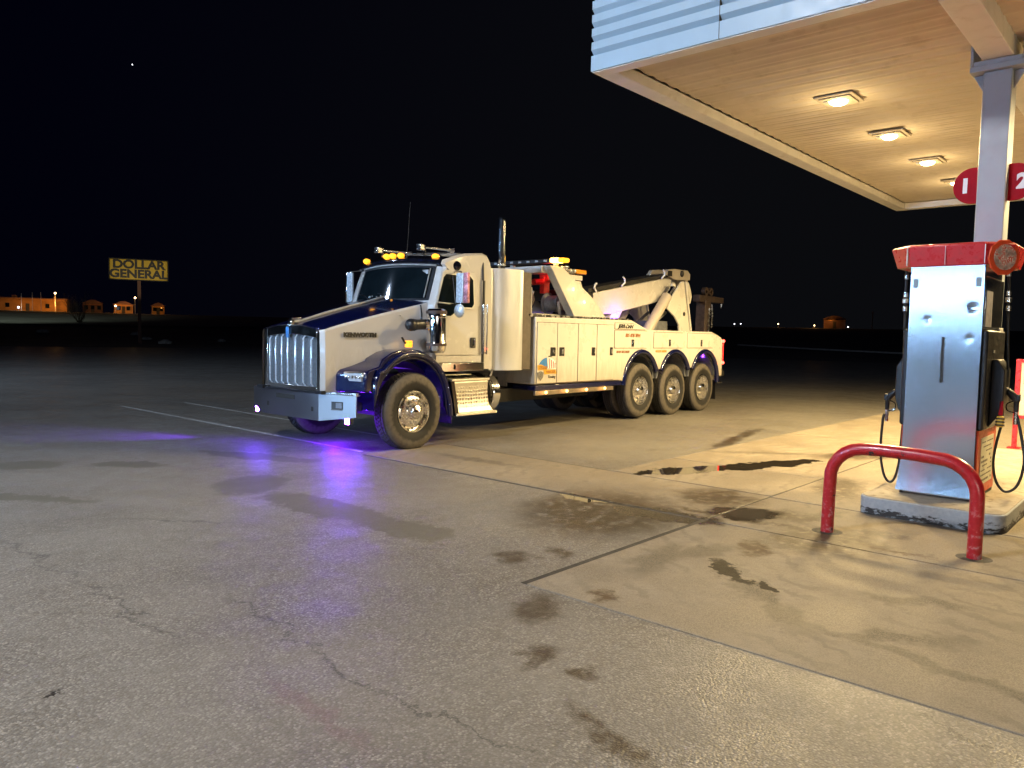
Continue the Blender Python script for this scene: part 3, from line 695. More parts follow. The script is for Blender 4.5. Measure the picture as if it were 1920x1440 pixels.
# hoop guard
hoop = MB(); pts = [(6.7, 2.285, -.05), (6.7, 2.285, .12), (6.7, 2.28, .42)]
pts += [(6.7, 2.28-.27*(1-math.cos(R(a))), .48+.27*math.sin(R(a))) for a in (10, 25, 40, 55, 70, 85)]
pts += [(6.7, 1.9, .755), (6.7, 1.6, .75)]+[(6.7, 1.18+.27*(1-math.sin(R(a))), .47+.27*math.cos(R(a))) for a in (10, 25, 40, 55, 70, 85)]
pts += [(6.7, 1.18, .4), (6.7, 1.18, .12), (6.7, 1.18, -.05)]
tag(hoop.tube(pts, .052, 20).build('guard_hoop', M['redpaint'], ang=60, loc=(6.7, 1.73, 0)), 'scuffed red tubular guard hoop in front of the pump island', 'bollard')

for y_ in (2.285, 1.18):
    tag(MB().lathe([(.05, .004), (.075, .012), (.10, .010), (.125, .0062)], (6.7, y_, 0), (0, 0, 1), 20).build('grout_collar', M['joint']), kind='structure')
# red framed board beyond the pump
sg_ = tag(empty('sign_board', (14.3, 1.7, 0)), 'white information board in a red metal frame beyond the pump', 'sign')
T2 = lambda o: to(sg_, o)
PARENT_FIX[0] = sg_
mb = MB(); mb.box(14.27, 14.33, 2.03, 2.10, .02, 1.41); mb.box(14.27, 14.33, 1.1, 1.17, .02, 1.41); mb.box(14.268, 14.332, 1.172, 2.028, 1.36, 1.41); mb.box(14.268, 14.332, 1.172, 2.028, .48, .53); T2(mb.build('frame', M['pinkred'], bevel=.006))
mb = MB(); mb.box(14.2, 14.4, 1.98, 2.15, .004, .02); mb.box(14.2, 14.4, 1.05, 1.22, .004, .02); T2(mb.build('base_plate', M['pinkred']))
T2(MB().box(14.285, 14.315, 1.172, 2.028, .532, 1.358).build('panel', M['paper']))
T2(MB().box(14.279, 14.2845, 1.78, 1.985, 1.02, 1.2).build('red_block', M['signred']))
T2(MB().prism([(1.93, 1.1), (1.83, 1.1), (1.88, 1.03)], 'x', 14.275, 14.2785).build('arrow', M['signwhite']))
T2(text('lettering', 'CASH', .11, (14.28, 1.84, 1.27), '-x', M['signred'], bold=.003))

PARENT_FIX[0] = None
# ------------------------------------------------------------------ the tow truck (local: x rearward, y away, z up)
truck = tag(empty('tow_truck', (7.08, 8.1, 0), R(1)), 'white and navy heavy tow truck parked beyond the pump, beacons lit', 'tow truck')
CW = 2.45
def B(mb_, name, mat, parent=None, **kw): return mb_.build(name, mat, parent if parent is not None else truck, **kw)
def mir(fn):
    for sg in (0, 1): fn((lambda y: y) if sg == 0 else (lambda y: CW-y), sg)

# chassis
mb = MB(); mb.box(-.9, 10.0, .82, .9, .62, .9); mb.box(-.9, 10.0, 1.55, 1.63, .62, .9)
for x in (.3, 2.2, 4.0, 5.3, 6.7, 8.0, 9.6): mb.box(x, x+.12, .902, 1.548, .64, .88)
mb.box(-.05, .07, .3, 2.15, .42, .55)
for x in (6.03, 7.33, 8.68): mb.box(x-.07, x+.07, .3, 2.15, .46, .6); mb.lathe([(.05, -.2), (.2, -.12), (.24, 0), (.2, .12), (.05, .2)], (x, 1.22, .53), (1, 0, 0), 16)
mb.box(.2, 1.8, .95, 1.5, .45, 1.0); mb.box(2.3, 4.9, .5, .8, .5, .72); mb.box(2.6, 4.6, 1.7, 2.2, .45, .72)
B(mb, 'chassis', M['frame'])

# wheels
def wheel(x, y, z, dirn, kind, dual=False, R0=.535):
    w = empty('wheel', (x, y, z), 0, truck); ax = (0, dirn, 0)   # dirn -1: outer face toward -y
    k = R0/.535
    side_o = [(.288, -.05), (.30, -.03), (.34, -.012), (.40, 0), (.45, -.002), (.49, -.012), (.515, -.028), (.53, -.045), (.535, -.06)]
    tread = []
    hs = [-.10, -.145, -.19]
    for h in hs: tread += [(.535, h+.012), (.518, h+.009), (.518, h-.003), (.535, h-.006)]
    side_i = [(r_, -.285-h) for r_, h in side_o[::-1]]
    prof = [(r_*k, h) for r_, h in side_o+tread+side_i]
    m_ = MB(); m_.lathe([p for p in prof], (0, 0, 0), ax, 72)
    if dual: m_.lathe([(r_, h-.33) for r_, h in prof], (0, 0, 0), ax, 72)
    # tread lugs
    m_.mi = 1
    N = 60
    for rowh, off in ((-.06, 0), (-.115, .5), (-.16, 0), (-.205, .5)):
        for q in range(N):
            a = 2*PI*(q+off)/N; ca, sa = math.cos(a), math.sin(a); t = Vector((-sa, 0, ca)); rr_ = Vector((ca, 0, sa)); hh = Vector((0, dirn, 0))
            for dd in ((0, -.33) if dual else (0,)):
                c0 = rr_*(.53*k)+hh*(rowh-.011+dd); e = .018; pp = []
                for zz in (0, .012):
                    for (u_, v_) in ((-1, -1), (1, -1), (1, 1), (-1, 1)): pp.append(c0+t*e*u_+hh*.014*v_+rr_*zz)
                m_.hexa(pp)
    B(m_, 'tyre', [M['rubber'], M['tread']], w, ang=50)
    if kind == 'steer': rim = [(.297, -.045), (.292, -.02), (.28, -.018), (.272, -.04), (.268, -.085), (.255, -.09), (.225, -.055), (.19, -.04), (.12, -.036), (.112, -.03), (.105, .03), (.09, .055), (.06, .065), (.03, .085), (0, .09)]
    else: rim = [(.297, -.045), (.292, -.02), (.28, -.018), (.27, -.05), (.264, -.12), (.25, -.16), (.2, -.165), (.15, -.15), (.12, -.15), (.11, -.13), (.1, -.03), (.085, .0), (.05, .015), (0, .02)]
    B(MB().lathe(rim, (0, 0, 0), ax, 56), 'rim', M['rimchrome'], w, ang=30)
    m_ = MB(); hr, hd = (.235, -.062) if kind == 'steer' else (.222, -.163)
    for q in range(10):
        a = 2*PI*(q+.5)/10; c0 = Vector((math.cos(a)*hr, dirn*(hd+.004), math.sin(a)*hr)); m_.cyl(c0, c0+Vector((0, dirn*.004, 0)), .021, 12)
    B(m_, 'hand_hole', M['ink'], w)
    m_ = MB()
    for q in range(10):
        a = 2*PI*q/10; c0 = Vector((math.cos(a)*.158, dirn*(hd+.0), math.sin(a)*.158)); m_.tube([c0, c0+Vector((0, dirn*.04, 0)), c0+Vector((0, dirn*.062, 0))], [.019, .018, .008], 8)
    B(m_, 'lug_nut', M['rimchrome'], w)
wheel(.02, 0.0, .53, -1, 'steer'); wheel(.02, CW, .53, 1, 'steer')
for x, z in ((6.03, .575), (7.35, .53), (8.68, .53)):
    wheel(x, -.01, z, -1, 'drive', True); wheel(x, CW+.01, z, 1, 'drive', True)

# bumper
zc = CW/2
plan_o = [(-1.0, 0), (-1.19, .55), (-1.19, 1.9), (-1.0, 2.45)]
plan_i = [(-.96, .03), (-1.13, .58), (-1.13, 1.87), (-.96, 2.42)]
mb = MB()
def brow(z0f, inset): pass
zt = [.80, .80, .80, .80]; zbm = [.515, .44, .44, .515]
ro = []
for i in range(4):
    (x, y), (xi, yi) = plan_o[i], plan_i[i]
    ro.append([(x, y, zbm[i]), (x, y, zt[i]), (xi+.06, yi, zt[i]), (xi+.04, yi, zt[i]-.012), (xi, yi, zt[i]-.014), (xi, yi, zbm[i]+.01)])
mb.loft(ro); bump_ = B(mb, 'bumper', M['bumper'], ang=30, bevel=.004)
for p_ in bump_.data.polygons:
    if p_.center.y < .55 and p_.normal.x < -.5: p_.material_index = 1  # near side takes the copy with the light in its colour
bump_.data.materials.append(M['litwing'])
m_ = MB(); m_.box(-1.194, -1.18, 1.1, 1.55, .69, .75); m_.box(-1.194, -1.18, .67, .71, .56, .62); m_.box(-1.194, -1.18, 1.74, 1.78, .56, .62); B(m_, 'tow_slot', M['ink'], bump_)
d = Vector((-.19, .55, 0)).normalized(); nrm = Vector((-d.y, d.x, 0)); nrm = nrm if nrm.x < 0 else -nrm
def wingbox(t0, t1, z0, z1, o0, o1):
    a = Vector((-1.0, 0, 0))+d*t0; b_ = Vector((-1.0, 0, 0))+d*t1
    return MB().hexa([(*(a+nrm*o0).xy, z0), (*(b_+nrm*o0).xy, z0), (*(b_+nrm*o1).xy, z0), (*(a+nrm*o1).xy, z0), (*(a+nrm*o0).xy, z1), (*(b_+nrm*o0).xy, z1), (*(b_+nrm*o1).xy, z1), (*(a+nrm*o1).xy, z1)])
B(wingbox(.2, .38, .61, .71, -.01, .003), 'fog_lamp_recess', M['ink'], bump_)
B(wingbox(.22, .31, .625, .695, .003, .006), 'fog_lamp', M['greymetal'], bump_)
B(wingbox(.2, .38, .60, .609, -.01, .012), 'lamp_bezel', M['chrome'], bump_)
B(wingbox(.0, .58, .806, .83, -.05, .0), 'bumper_cap', M['chrome_rough'], bump_)
# violet work lights under the bumper
def pod(x, y, z, s=1.):
    o = empty('light_pod', (x, y, z), 0, truck)
    MB().box(-.01, .05, -.045, .045, -.04, .045).build('housing', M['black'], o, bevel=.006)
    MB().box(-.02, -.011, -.04, .04, -.038, .04).build('lens', M['purple'], o, bevel=.004)
    return o
pod(-1.0, .17, .455); pod(-1.02, 2.30, .46)
light('violet_lamp', 'SPOT', (-1.06, .17, .44), 7, (.16, .02, 1), truck, aim=(-3.2, .1, -.2), spot_size=R(150), spot_blend=.7, shadow_soft_size=.03)
light('violet_lamp', 'POINT', (-.72, .42, .30), 17, (.16, .015, 1), truck, shadow_soft_size=.03)
light('violet_lamp', 'SPOT', (-1.06, 2.34, .44), 800, (.16, .02, 1), truck, aim=(-2.9, 4.6, .05), spot_size=R(42), spot_blend=.9, shadow_soft_size=.03)
light('violet_lamp', 'POINT', (-.45, 1.2, .30), 40, (.14, .01, 1), truck, shadow_soft_size=.05)
light('violet_lamp', 'POINT', (.1, .75, .95), 4, (.14, .01, 1), truck, shadow_soft_size=.03)
light('violet_lamp', 'POINT', (6.5, .80, 1.95), 16, (.2, .03, 1), truck, shadow_soft_size=.03)
light('violet_lamp', 'POINT', (9.03, .2, 1.2), 2.6, (.3, .05, 1), truck, shadow_soft_size=.02)
light('violet_lamp', 'POINT', (7.0, .3, 1.1), .5, (.3, .05, 1), truck, shadow_soft_size=.02)

# grille
mb = MB()
def gtop(y): return 1.65+.06*(1-((y-zc)/.68)**2)
ys = [.55+1.35*i/16 for i in range(17)]
def gx(y): return -1.16-.05*(1-abs(y-zc)/.675)
# shell frame: side posts, top cap, bottom
for a_, b_ in ((.537, .63), (1.82, 1.913)): mb.hexa([(gx(a_), a_, .83), (gx(b_), b_, .83), (-1.02, b_, .83), (-1.02, a_, .83), (gx(a_), a_, gtop(a_)), (gx(b_), b_, gtop(b_)), (-1.02, b_, gtop(b_)), (-1.02, a_, gtop(a_))])
rr_ = []
for y in [y_ for y_ in ys if .63 <= y_ <= 1.82] : pass
yy = [.632+(1.818-.632)*i/12 for i in range(13)]
mb.loft([[(gx(y), y, gtop(y)-.13), (gx(y), y, gtop(y)), (-1.02, y, gtop(y)), (-1.02, y, gtop(y)-.13)] for y in yy])
mb.loft([[(gx(y), y, .83), (gx(y), y, .89), (-1.02, y, .89), (-1.02, y, .83)] for y in yy])
grille = B(mb, 'grille', M['grillechrome'], bevel=.006)
m_ = MB()
for i in range(7):
    y = .73+i*(1.72-.73)/6; m_.tube([(gx(y)+.03, y, .88), (gx(y)-.008, y, .93), (gx(y)-.008, y, gtop(y)-.17), (gx(y)+.03, y, gtop(y)-.12)], .010, 8)
B(m_, 'grille_bar', M['barchrome'], grille)
B(MB().loft([[(gx(y)+.05, y, .86), (gx(y)+.05, y, gtop(y)-.1), (gx(y)+.06, y, gtop(y)-.1), (gx(y)+.06, y, .86)] for y in yy]), 'mesh_screen', surf('grille_mesh', (.1, .115, .13), .8, metal=.0, var=.2, scale=30), grille)
B(MB().box(gx(zc)-.02, gx(zc)-.002, zc-.035, zc+.035, 1.53, 1.68), 'grille_badge', M['decalblue'], grille, bevel=.008)
m_ = MB(); m_.box(-1.2, -.95, .5, 1.95, .805, .828); m_.box(-1.22, -1.15, .45, .6, .80, .845); m_.box(-1.22, -1.15, 1.85, 2.0, .80, .845); B(m_, 'grille_sill', M['black'], bevel=.004)

# hood: white sides, navy top
mb = MB(); rings = []
def hood_section(t):
    x = -1.14+1.70*t; yl = .475-.245*t**1.3; zt_ = 1.65+.44*t**.92; cr = .06+.02*t
    zb = .82 if t < .12 else (.82+(1.36-.82)*min(1, (t-.12)/.35))
    pts = [(x, yl+.0, zb), (x, yl-.0+.01*math.sin(PI*t), (zb+zt_)/2), (x, yl+.01, zt_-.03), (x, yl+.03, zt_)]
    top = [(x, yl+.03+(CW-2*yl-.06)*k/10, zt_+cr*(1-(2*k/10-1)**2)) for k in range(1, 10)]
    rt = [(x, CW-p[1], p[2]) for p in pts[::-1]]
    return pts+top+rt
rings = [hood_section(i/16) for i in range(17)]
r0 = hood_section(0); rings.insert(0, [(-1.185, zc+(p[1]-zc)*.925, p[2]-(.012 if p[2] > 1.6 else 0)) for p in r0])
vs = [[mb.bm.verts.new(p) for p in r_] for r_ in rings]; n_ = len(rings[0])
for a_, b_ in zip(vs, vs[1:]):
    for i in range(n_-1):
        mb.mi = 1 if 2 < i < n_-4 else 0
        mb.face([a_[i], a_[i+1], b_[i+1], b_[i]])
mb.mi = 0; mb.face(vs[-1])
hood = B(mb, 'hood', [M['white'], M['navy']], ang=32)
m_ = MB(); m_.tube([(-1.12, zc, 1.745), (-1.0, zc, 1.765), (-.6, zc, 1.885), (-.2, zc, 1.99), (.2, zc, 2.09), (.5, zc, 2.175)], .022, 8); B(m_, 'hood_trim', M['trimgrey'], hood)
m_ = MB(); m_.box(-1.19, -1.13, zc-.03, zc+.03, 1.70, 1.79); m_.tube([(-1.15, zc, 1.79), (-1.05, zc, 1.8), (-.98, zc, 1.77)], .018, 8); B(m_, 'hood_ornament', M['chrome'], hood, bevel=.01)
B(MB().box(-.02, .0, .3, .33, 1.86, 1.87), 'hood_bolt', M['chrome'], hood)
def hside(x):
    t = (x+1.14)/1.70; return .475-.245*t**1.3
text('brand_badge', 'KENWORTH', .075, (-.62, hside(-.62)-.012, 1.585), (math.cos(R(-6)), math.sin(R(-6)), 0), M['ink'], truck, sx=1.2, bold=.006)
B(MB().ball((.1, .62, 2.09), .02), 'clearance_bulb', M['amberdim'], hood)
# hood side scoops / latches
m_ = MB(); m_.tube([(.36, .285, 2.03), (.37, .27, 1.9), (.36, .27, 1.8), (.33, .27, 1.79)], .012, 8); B(m_, 'hood_latch', M['black'], hood)

# fenders
def fender(mp, sg):
    prof = [(-.96, .83), (-.95, 1.07), (-.90, 1.12), (-.72, 1.17), (-.52, 1.27), (-.36, 1.355), (-.2, 1.395), (-.02, 1.405), (.16, 1.385), (.32, 1.31), (.48, 1.17), (.62, .97), (.72, .74), (.785, .42), (.72, .42)]
    inner = [(.02+.655*math.cos(R(a)), .56+.70*math.sin(R(a))) for a in range(0, 165, 12)]
    poly_ = prof+[(.69, .5)]+inner+[(-.655, .56), (-.66, .83)]
    m_ = MB(); y0, y1 = sorted((mp(.05), mp(.60))); m_.prism(poly_, 'y', y0, y1)
    for v_ in m_.bm.verts:
        if v_.co.x < -.7:
            dv = v_.co.y if sg == 0 else CW-v_.co.y
            v_.co.x += .15-.42*(dv-.05)
    f_ = B(m_, 'fender', M['navy'], bevel=.022, seg=3, ang=40)
    lip = [(-.66, .80), (-.655, .95), (-.60, 1.10)]+[(.0+.70*math.cos(R(a)), .62+.72*math.sin(R(a))) for a in range(138, 8, -10)]+[(.735, .6), (.755, .42)]
    B(MB().tube([(x, mp(.035), z) for x, z in lip], .042, 12), 'fender_lip', M['navy'], f_, ang=60)
    m_ = MB(); 
    for a in range(0, 160, 20):
        x, z = .02+.68*math.cos(R(a)), .6+.71*math.sin(R(a)); m_.ball((x, mp(-.006), z), .008, n=6)
    B(m_, 'fender_bolt', M['chrome'], f_)
    y0, y1 = sorted((mp(.32), mp(.9)))
    B(MB().prism(arc(.02, .56, .69, 0, 180, 14)+arc(.02, .56, .67, 180, 0, 14), 'y', y0, y1), 'wheel_well', M['frame'], f_)
    # headlight
    y0, y1 = sorted((mp(.09), mp(.38)))
    def swept(a, b, ya_, yb_, z0, z1):
        q = MB().box(a, b, ya_, yb_, z0, z1)
        for v_ in q.bm.verts:
            dv = v_.co.y if sg == 0 else CW-v_.co.y
            v_.co.x += .16-.36*(dv-.09)
        return q
    h_ = B(swept(-.985, -.80, y0, y1, .955, 1.10), 'headlight', M['chrome'], bevel=.02, seg=3)
    y2, y3 = sorted((mp(.11), mp(.36)))
    m_ = swept(-.992, -.986, y2, y3, .975, 1.08); B(m_, 'headlight_lens', M['ledwhite'], h_, bevel=.004)
    m_ = MB()
    for k in range(5): yy_ = y2+(y3-y2)*(k+.5)/5; m_.ball((-.994+.16-.36*((yy_ if sg == 0 else CW-yy_)-.09), yy_, 1.03), .022, sx=.4, n=8)
    B(m_, 'reflector', M['mirror'], h_)
    yy_ = sorted((mp(.082), mp(.089))); B(MB().box(-.78, -.70, yy_[0], yy_[1], .975, 1.08), 'side_marker', M['amberdim'], h_)
    # turn signal on the fender top
    y0, y1 = sorted((mp(.1), mp(.19)))
    t_ = B(MB().box(-.02, .055, y0, y1, 1.425, 1.52), 'turn_signal', M['amber'], bevel=.012)
    m_ = MB()
    for k in range(3): m_.box(-.024, .059, y0-.003, y1+.003, 1.445+.025*k, 1.45+.025*k)
    B(m_, 'signal_rib', M['black'], t_)
    B(MB().tube([(-.1, mp(.15), 1.56), (-.04, mp(.17), 1.5), (.0, mp(.17), 1.47)], .014, 8), 'signal_arm', M['black'], t_)
    y0, y1 = sorted((mp(.05), mp(.33))); B(MB().hexa([(.79, y0, .30), (.80, y0, .30), (.80, y1, .30), (.79, y1, .30), (.765, y0, .62), (.775, y0, .62), (.775, y1, .62), (.765, y1, .62)]), 'mud_guard', M['blackgloss'])
mir(fender)

# cab
mb = MB()
def cabring(y):
    e = abs(y-zc)/1.105; bow = .17*(1-e*e); edge = .0
    def f(x, z):
        crown = .05*(1-e*e) if z > 2.55 else 0
        return (x-bow-.05+.07*(y-zc)/1.105, y, z+crown)
    return [f(.62, 1.09), f(.62, 1.4), f(.62, 2.04), f(.66, 2.10), f(.84, 2.60), f(.80, 2.64), f(.83, 2.70), f(1.02, 2.76), f(1.3, 2.83), (1.55, y, 2.875-.0*e), (1.66, y, 2.85), (1.72, y, 2.76), (1.75, y, 2.6), (1.75, y, 1.09)]
def inset(y, z): return y
yy = [.12, .16, .26]+[.26+(CW-.52)*i/10 for i in range(1, 10)]+[CW-.26, CW-.16, CW-.12]
rings = []
for y in yy:
    r_ = cabring(y)
    if y in (.12, CW-.12):
        r_ = [(x+(.03 if x < 1 else -.02), y_, z-(.03 if z > 2.68 else 0)) for x, y_, z in r_]
    # tumblehome
    r_ = [(x, zc+(y_-zc)*(1-max(0, z-2.0)*.055), z) for x, y_, z in r_]
    rings.append(r_)
mb.loft(rings)
for f_ in mb.bm.faces:
    c_ = f_.calc_center_median()
    if 2.6 < c_.z < 2.80 and c_.x < .92 and abs(c_.y-zc) < 1.04: f_.material_index = 1
cab = B(mb, 'cab', [M['white'], M['blackgloss']], ang=30)
# A-pillars, windshield, visor
def wpt(e, z, off=.012):
    x = .66+(.84-.66)*(z-2.10)/.5; return (x-.17*(1-e*e)-.05+.07*e-off, zc+e*1.105*(1-max(0, z-2.0)*.055), z+.05*(1-e*e)*(z > 2.55))
es = [-.87+1.63*i/14 for i in range(15)]
m_ = MB(); m_.loft([[wpt(e, 2.105, .004), wpt(e, 2.605, .004), wpt(e, 2.605, .012), wpt(e, 2.105, .012)] for e in es]); B(m_, 'windshield_seal', M['black'], cab)
es = [-.82+1.53*i/14 for i in range(15)]
m_ = MB(); m_.loft([[wpt(e, 2.135, .013), wpt(e, 2.57, .013), wpt(e, 2.57, .017), wpt(e, 2.135, .017)] for e in es]); wsd = B(m_, 'windshield', M['glass'], cab)
m_ = MB()
for e in (-.79,): m_.tube([wpt(e, 2.15, .02), wpt(e-.0, 2.56, .02)], .009, 6)
B(m_, 'pillar_trim', M['trimgrey'], wsd)
m_ = MB(); m_.tube([wpt(e, 2.61, .03) for e in [-.88+1.66*i/12 for i in range(13)]], .013, 8); B(m_, 'windshield_header', M['trimgrey'], cab)
m_ = MB(); m_.loft([[wpt(e, 2.615, .01), wpt(e, 2.70, -.02)[:2]+(2.70+.05*(1-e*e),), tuple(Vector(wpt(e, 2.68, .05))+Vector((0, 0, .0))), wpt(e, 2.63, .045)] for e in [-.93+1.86*i/12 for i in range(13)]]); B(m_, 'sun_visor', M['navy'], cab, bevel=.004)
m_ = MB()
for e in (-.2, .35): m_.tube([wpt(e, 2.13, .024), wpt(e+.16, 2.2, .024), wpt(e+.34, 2.22, .024)], .006, 6)
B(m_, 'wiper', M['black'], wsd)
m_ = MB()
for k, e in enumerate((-.05, .05, .15, .27, .33)): m_.ball(wpt(e, 2.17+.01*(k % 2), .02), .012+.008*(k == 4), n=6)
B(m_, 'dash_trinket', M['ledwhite'], wsd)
B(MB().box(-.01, .01, -.06, .06, -.03, .03), 'inspection_sticker', M['ledwhite'], cab).location = Vector(wpt(-.72, 2.53, .02))
# roof lamps
for e, x in ((-.78, .8), (-.16, .68), (0, .66), (.16, .68), (.78, .8)):
    lx, ly = x-.02, zc+e*1.03; zz = 2.765 if abs(e) > .5 else 2.80
    o = empty('roof_lamp', (lx, ly, zz), 0, truck)
    MB().ball((-.01, 0, 0), .05, 1.1, 1.05, .9).build('amber_dome', M['amber'], o)
    MB().tube([(.03, 0, 0), (.10, 0, -.005), (.17, 0, -.02)], [.045, .035, .008], 12).build('lamp_shell', M['chrome'], o)
# roof horns
for y, x0, x1, z in ((1.55, .66, 1.12, 2.86), (.62, .70, 1.22, 2.86)):
    o = empty('air_horn', (x0, y, z), 0, truck)
    MB().tube([(0, 0, .05), (.08, 0, .052), (.5, 0, .06), (.56, 0, .062), (.61, 0, .065)], [.016, .018, .022, .035, .062], 14).build('trumpet', M['chrome'], o)
    MB().box(-.09, .0, -.045, .045, .0, .09).build('horn_body', M['chrome_rough'], o, bevel=.01)
    m2 = MB(); m2.cyl((.03, 0, -.06), (.03, 0, .08), .024, 12); m2.cyl((.56, 0, -.03), (.56, 0, .05), .018, 10); m2.build('horn_mount', M['chrome'], o)
B(MB().tube([(.72, 1.0, 2.8), (.745, 1.0, 3.1), (.78, 1.0, 3.62)], .004, 5), 'antenna', M['black'])
# door
def tum(y, z): return zc+(y-zc)*(1-max(0, z-2.0)*.055)
def doorpoly(pts, y, th, name, mat, parent, bevel=0, ang=30):
    m2 = MB(); A_ = [m2.bm.verts.new((x, tum(y, z), z)) for x, z in pts]; B_ = [m2.bm.verts.new((x, tum(y, z)-th, z)) for x, z in pts]
    m2.face(A_); m2.face(B_[::-1]); n2 = len(pts)
    for i in range(n2): j = (i+1) % n2; m2.face([A_[i], A_[j], B_[j], B_[i]])
    return B(m2, name, mat, parent, bevel=bevel, ang=ang)
dp = [(.50, 1.31), (1.38, 1.31), (1.40, 1.35), (1.40, 2.48), (1.34, 2.56), (.72, 2.56), (.65, 2.52), (.51, 2.10), (.47, 2.02), (.47, 1.35)]
door = doorpoly(dp, .12, .014, 'door', M['white'], truck, .006)
def offs(pts, k, cx, cz): return [(cx+(x-cx)*k, cz+(z-cz)*k) for x, z in pts]
fr = [(.52, 2.10), (.65, 2.47), (.71, 2.52), (1.24, 2.52), (1.31, 2.46), (1.31, 2.06), (1.26, 2.00), (.93, 2.00), (.87, 1.90), (.80, 1.86), (.58, 1.86), (.52, 1.92), (.50, 2.05)]
doorpoly(fr, .106, .006, 'window_frame', M['trimgrey'], door, .003)
wn = [(.54, 2.10), (.665, 2.45), (.72, 2.495), (1.22, 2.495), (1.285, 2.44), (1.285, 2.08), (1.24, 2.025), (.92, 2.025), (.85, 1.92), (.79, 1.885), (.60, 1.885), (.545, 1.93), (.52, 2.05)]
doorpoly(wn, .0995, .003, 'window', M['glass'], door)
m_ = MB(); m_.tube([(.53, tum(.09, 2.08), 2.075), (.9, tum(.09, 2.07), 2.06)], .011, 8); B(m_, 'window_bar', M['trimgrey'], door)
dh = B(MB().box(1.22, 1.33, .088, .106, 1.42, 1.575), 'door_handle', M['ink'], door, bevel=.012)
B(MB().tube([(1.27, .082, 1.44), (1.275, .075, 1.49), (1.29, .082, 1.555)], .012, 8), 'latch', M['chrome'], dh)
m_ = MB(); m_.box(.5, 1.46, .095, .118, 1.2, 1.30); B(m_, 'rocker_panel', M['white'], bevel=.006)
sk = B(MB().box(.60, 1.50, .075, .118, 1.07, 1.195), 'skirt', M['chrome'], bevel=.006)
B(MB().tube([(.86, .07, 1.17), (.87, .06, 1.14), (.86, .065, 1.10)], .01, 6), 'keyhole_trim', M['blackgloss'], sk)
m_ = MB()
m_.cyl((1.47, .075, 1.32), (1.47, .075, 2.08), .013, 8); m_.cyl((1.55, .07, 1.32), (1.55, .07, 2.08), .013, 8)
for z in (1.34, 2.06): m_.cyl((1.47, .075, z), (1.47, .125, z), .011, 8); m_.cyl((1.55, .07, z), (1.55, .125, z), .011, 8)
B(m_, 'grab_handle', M['chrome'])
m_ = MB(); m_.box(1.495, 1.525, .096, .125, 1.09, 2.45); B(m_, 'cab_seam', M['ink'])
m_ = MB(); m_.tube([(1.51, tum(.1, 2.45), 2.45), (1.52, tum(.11, 2.6), 2.62), (1.55, .19, 2.76), (1.58, .3, 2.86)], .018, 8); B(m_, 'dark_seam', M['black'])
B(MB().ball((1.6, .115, 1.40), .02, n=8), 'side_marker', M['redhot'])
# spot lamp above door
sp = empty('spot_lamp', (.95, .16, 2.63), 0, truck)
MB().lathe([(0, .05), (.05, .04), (.075, 0), (.07, -.04), (.02, -.06)], (0, 0, 0), (-.6, -.7, 0), 16).build('bowl', M['blackgloss'], sp)
MB().tube([(0, .02, -.03), (-.1, .02, -.07), (-.2, .0, -.06)], .014, 8).build('bracket', M['chrome'], sp)

# fairing tower behind the cab
mb = MB(); r = .38
plan = [(1.72, .16), (1.765, .12)]+[(1.79+r-r*math.cos(R(a)), .0+.30-.30*math.sin(R(a))) for a in range(24, 91, 6)]+[(2.44, 0.0), (2.44, .06)]
plan = [(1.76, .21), (1.785, .205)]+[(2.22-.44*math.cos(R(a)), .30-.30*math.sin(R(a))) for a in range(20, 91, 7)]+[(2.32, 0.0), (2.33, .01), (2.33, .62), (1.76, .62)]
mb.prism(plan, 'z', 1.06, 2.665); B(mb, 'stack_fairing', M['fairmetal'], ang=50, bevel=.004)
mb = MB(); plan2 = [(x, CW-y) for x, y in plan][::-1]; mb.prism(plan2, 'z', 1.06, 2.665); B(mb, 'stack_fairing', M['fairmetal'], ang=50, bevel=.004)
B(MB().box(1.76, 2.32, .625, CW-.625, 1.06, 2.6), 'fairing_core', M['greymetal'])
B(MB().box(2.332, 2.55, .02, .5, 1.07, 2.64), 'shaded_gap_panel', surf('brown_shaded_panel', (.1, .08, .06), .6, var=.2))  # dark panel standing in for the shaded gap behind the fairing
# exhaust stack
mb = MB(); mb.tube([(2.07, .26, 2.3), (2.07, .26, 3.30)], .062, 24, cap=False)
rg = []
for zz_, cut in ((3.30, 0), (3.47, 1)):
    rg.append([(2.07+.062*math.cos(2*PI*k/24), .26+.062*math.sin(2*PI*k/24), 3.30 if not cut else 3.43-.04*math.cos(2*PI*k/24)/1) for k in range(24)])
mb.loft(rg, cap=False); mb.lathe([(.066, 0), (.075, .02), (.066, .04)], (2.07, .26, 2.72), (0, 0, 1), 20)
B(mb, 'exhaust_stack', M['chrome'], ang=60)
B(MB().cyl((2.07, .26, 3.2), (2.07, .26, 3.34), .057, 20), 'stack_bore', M['ink'])

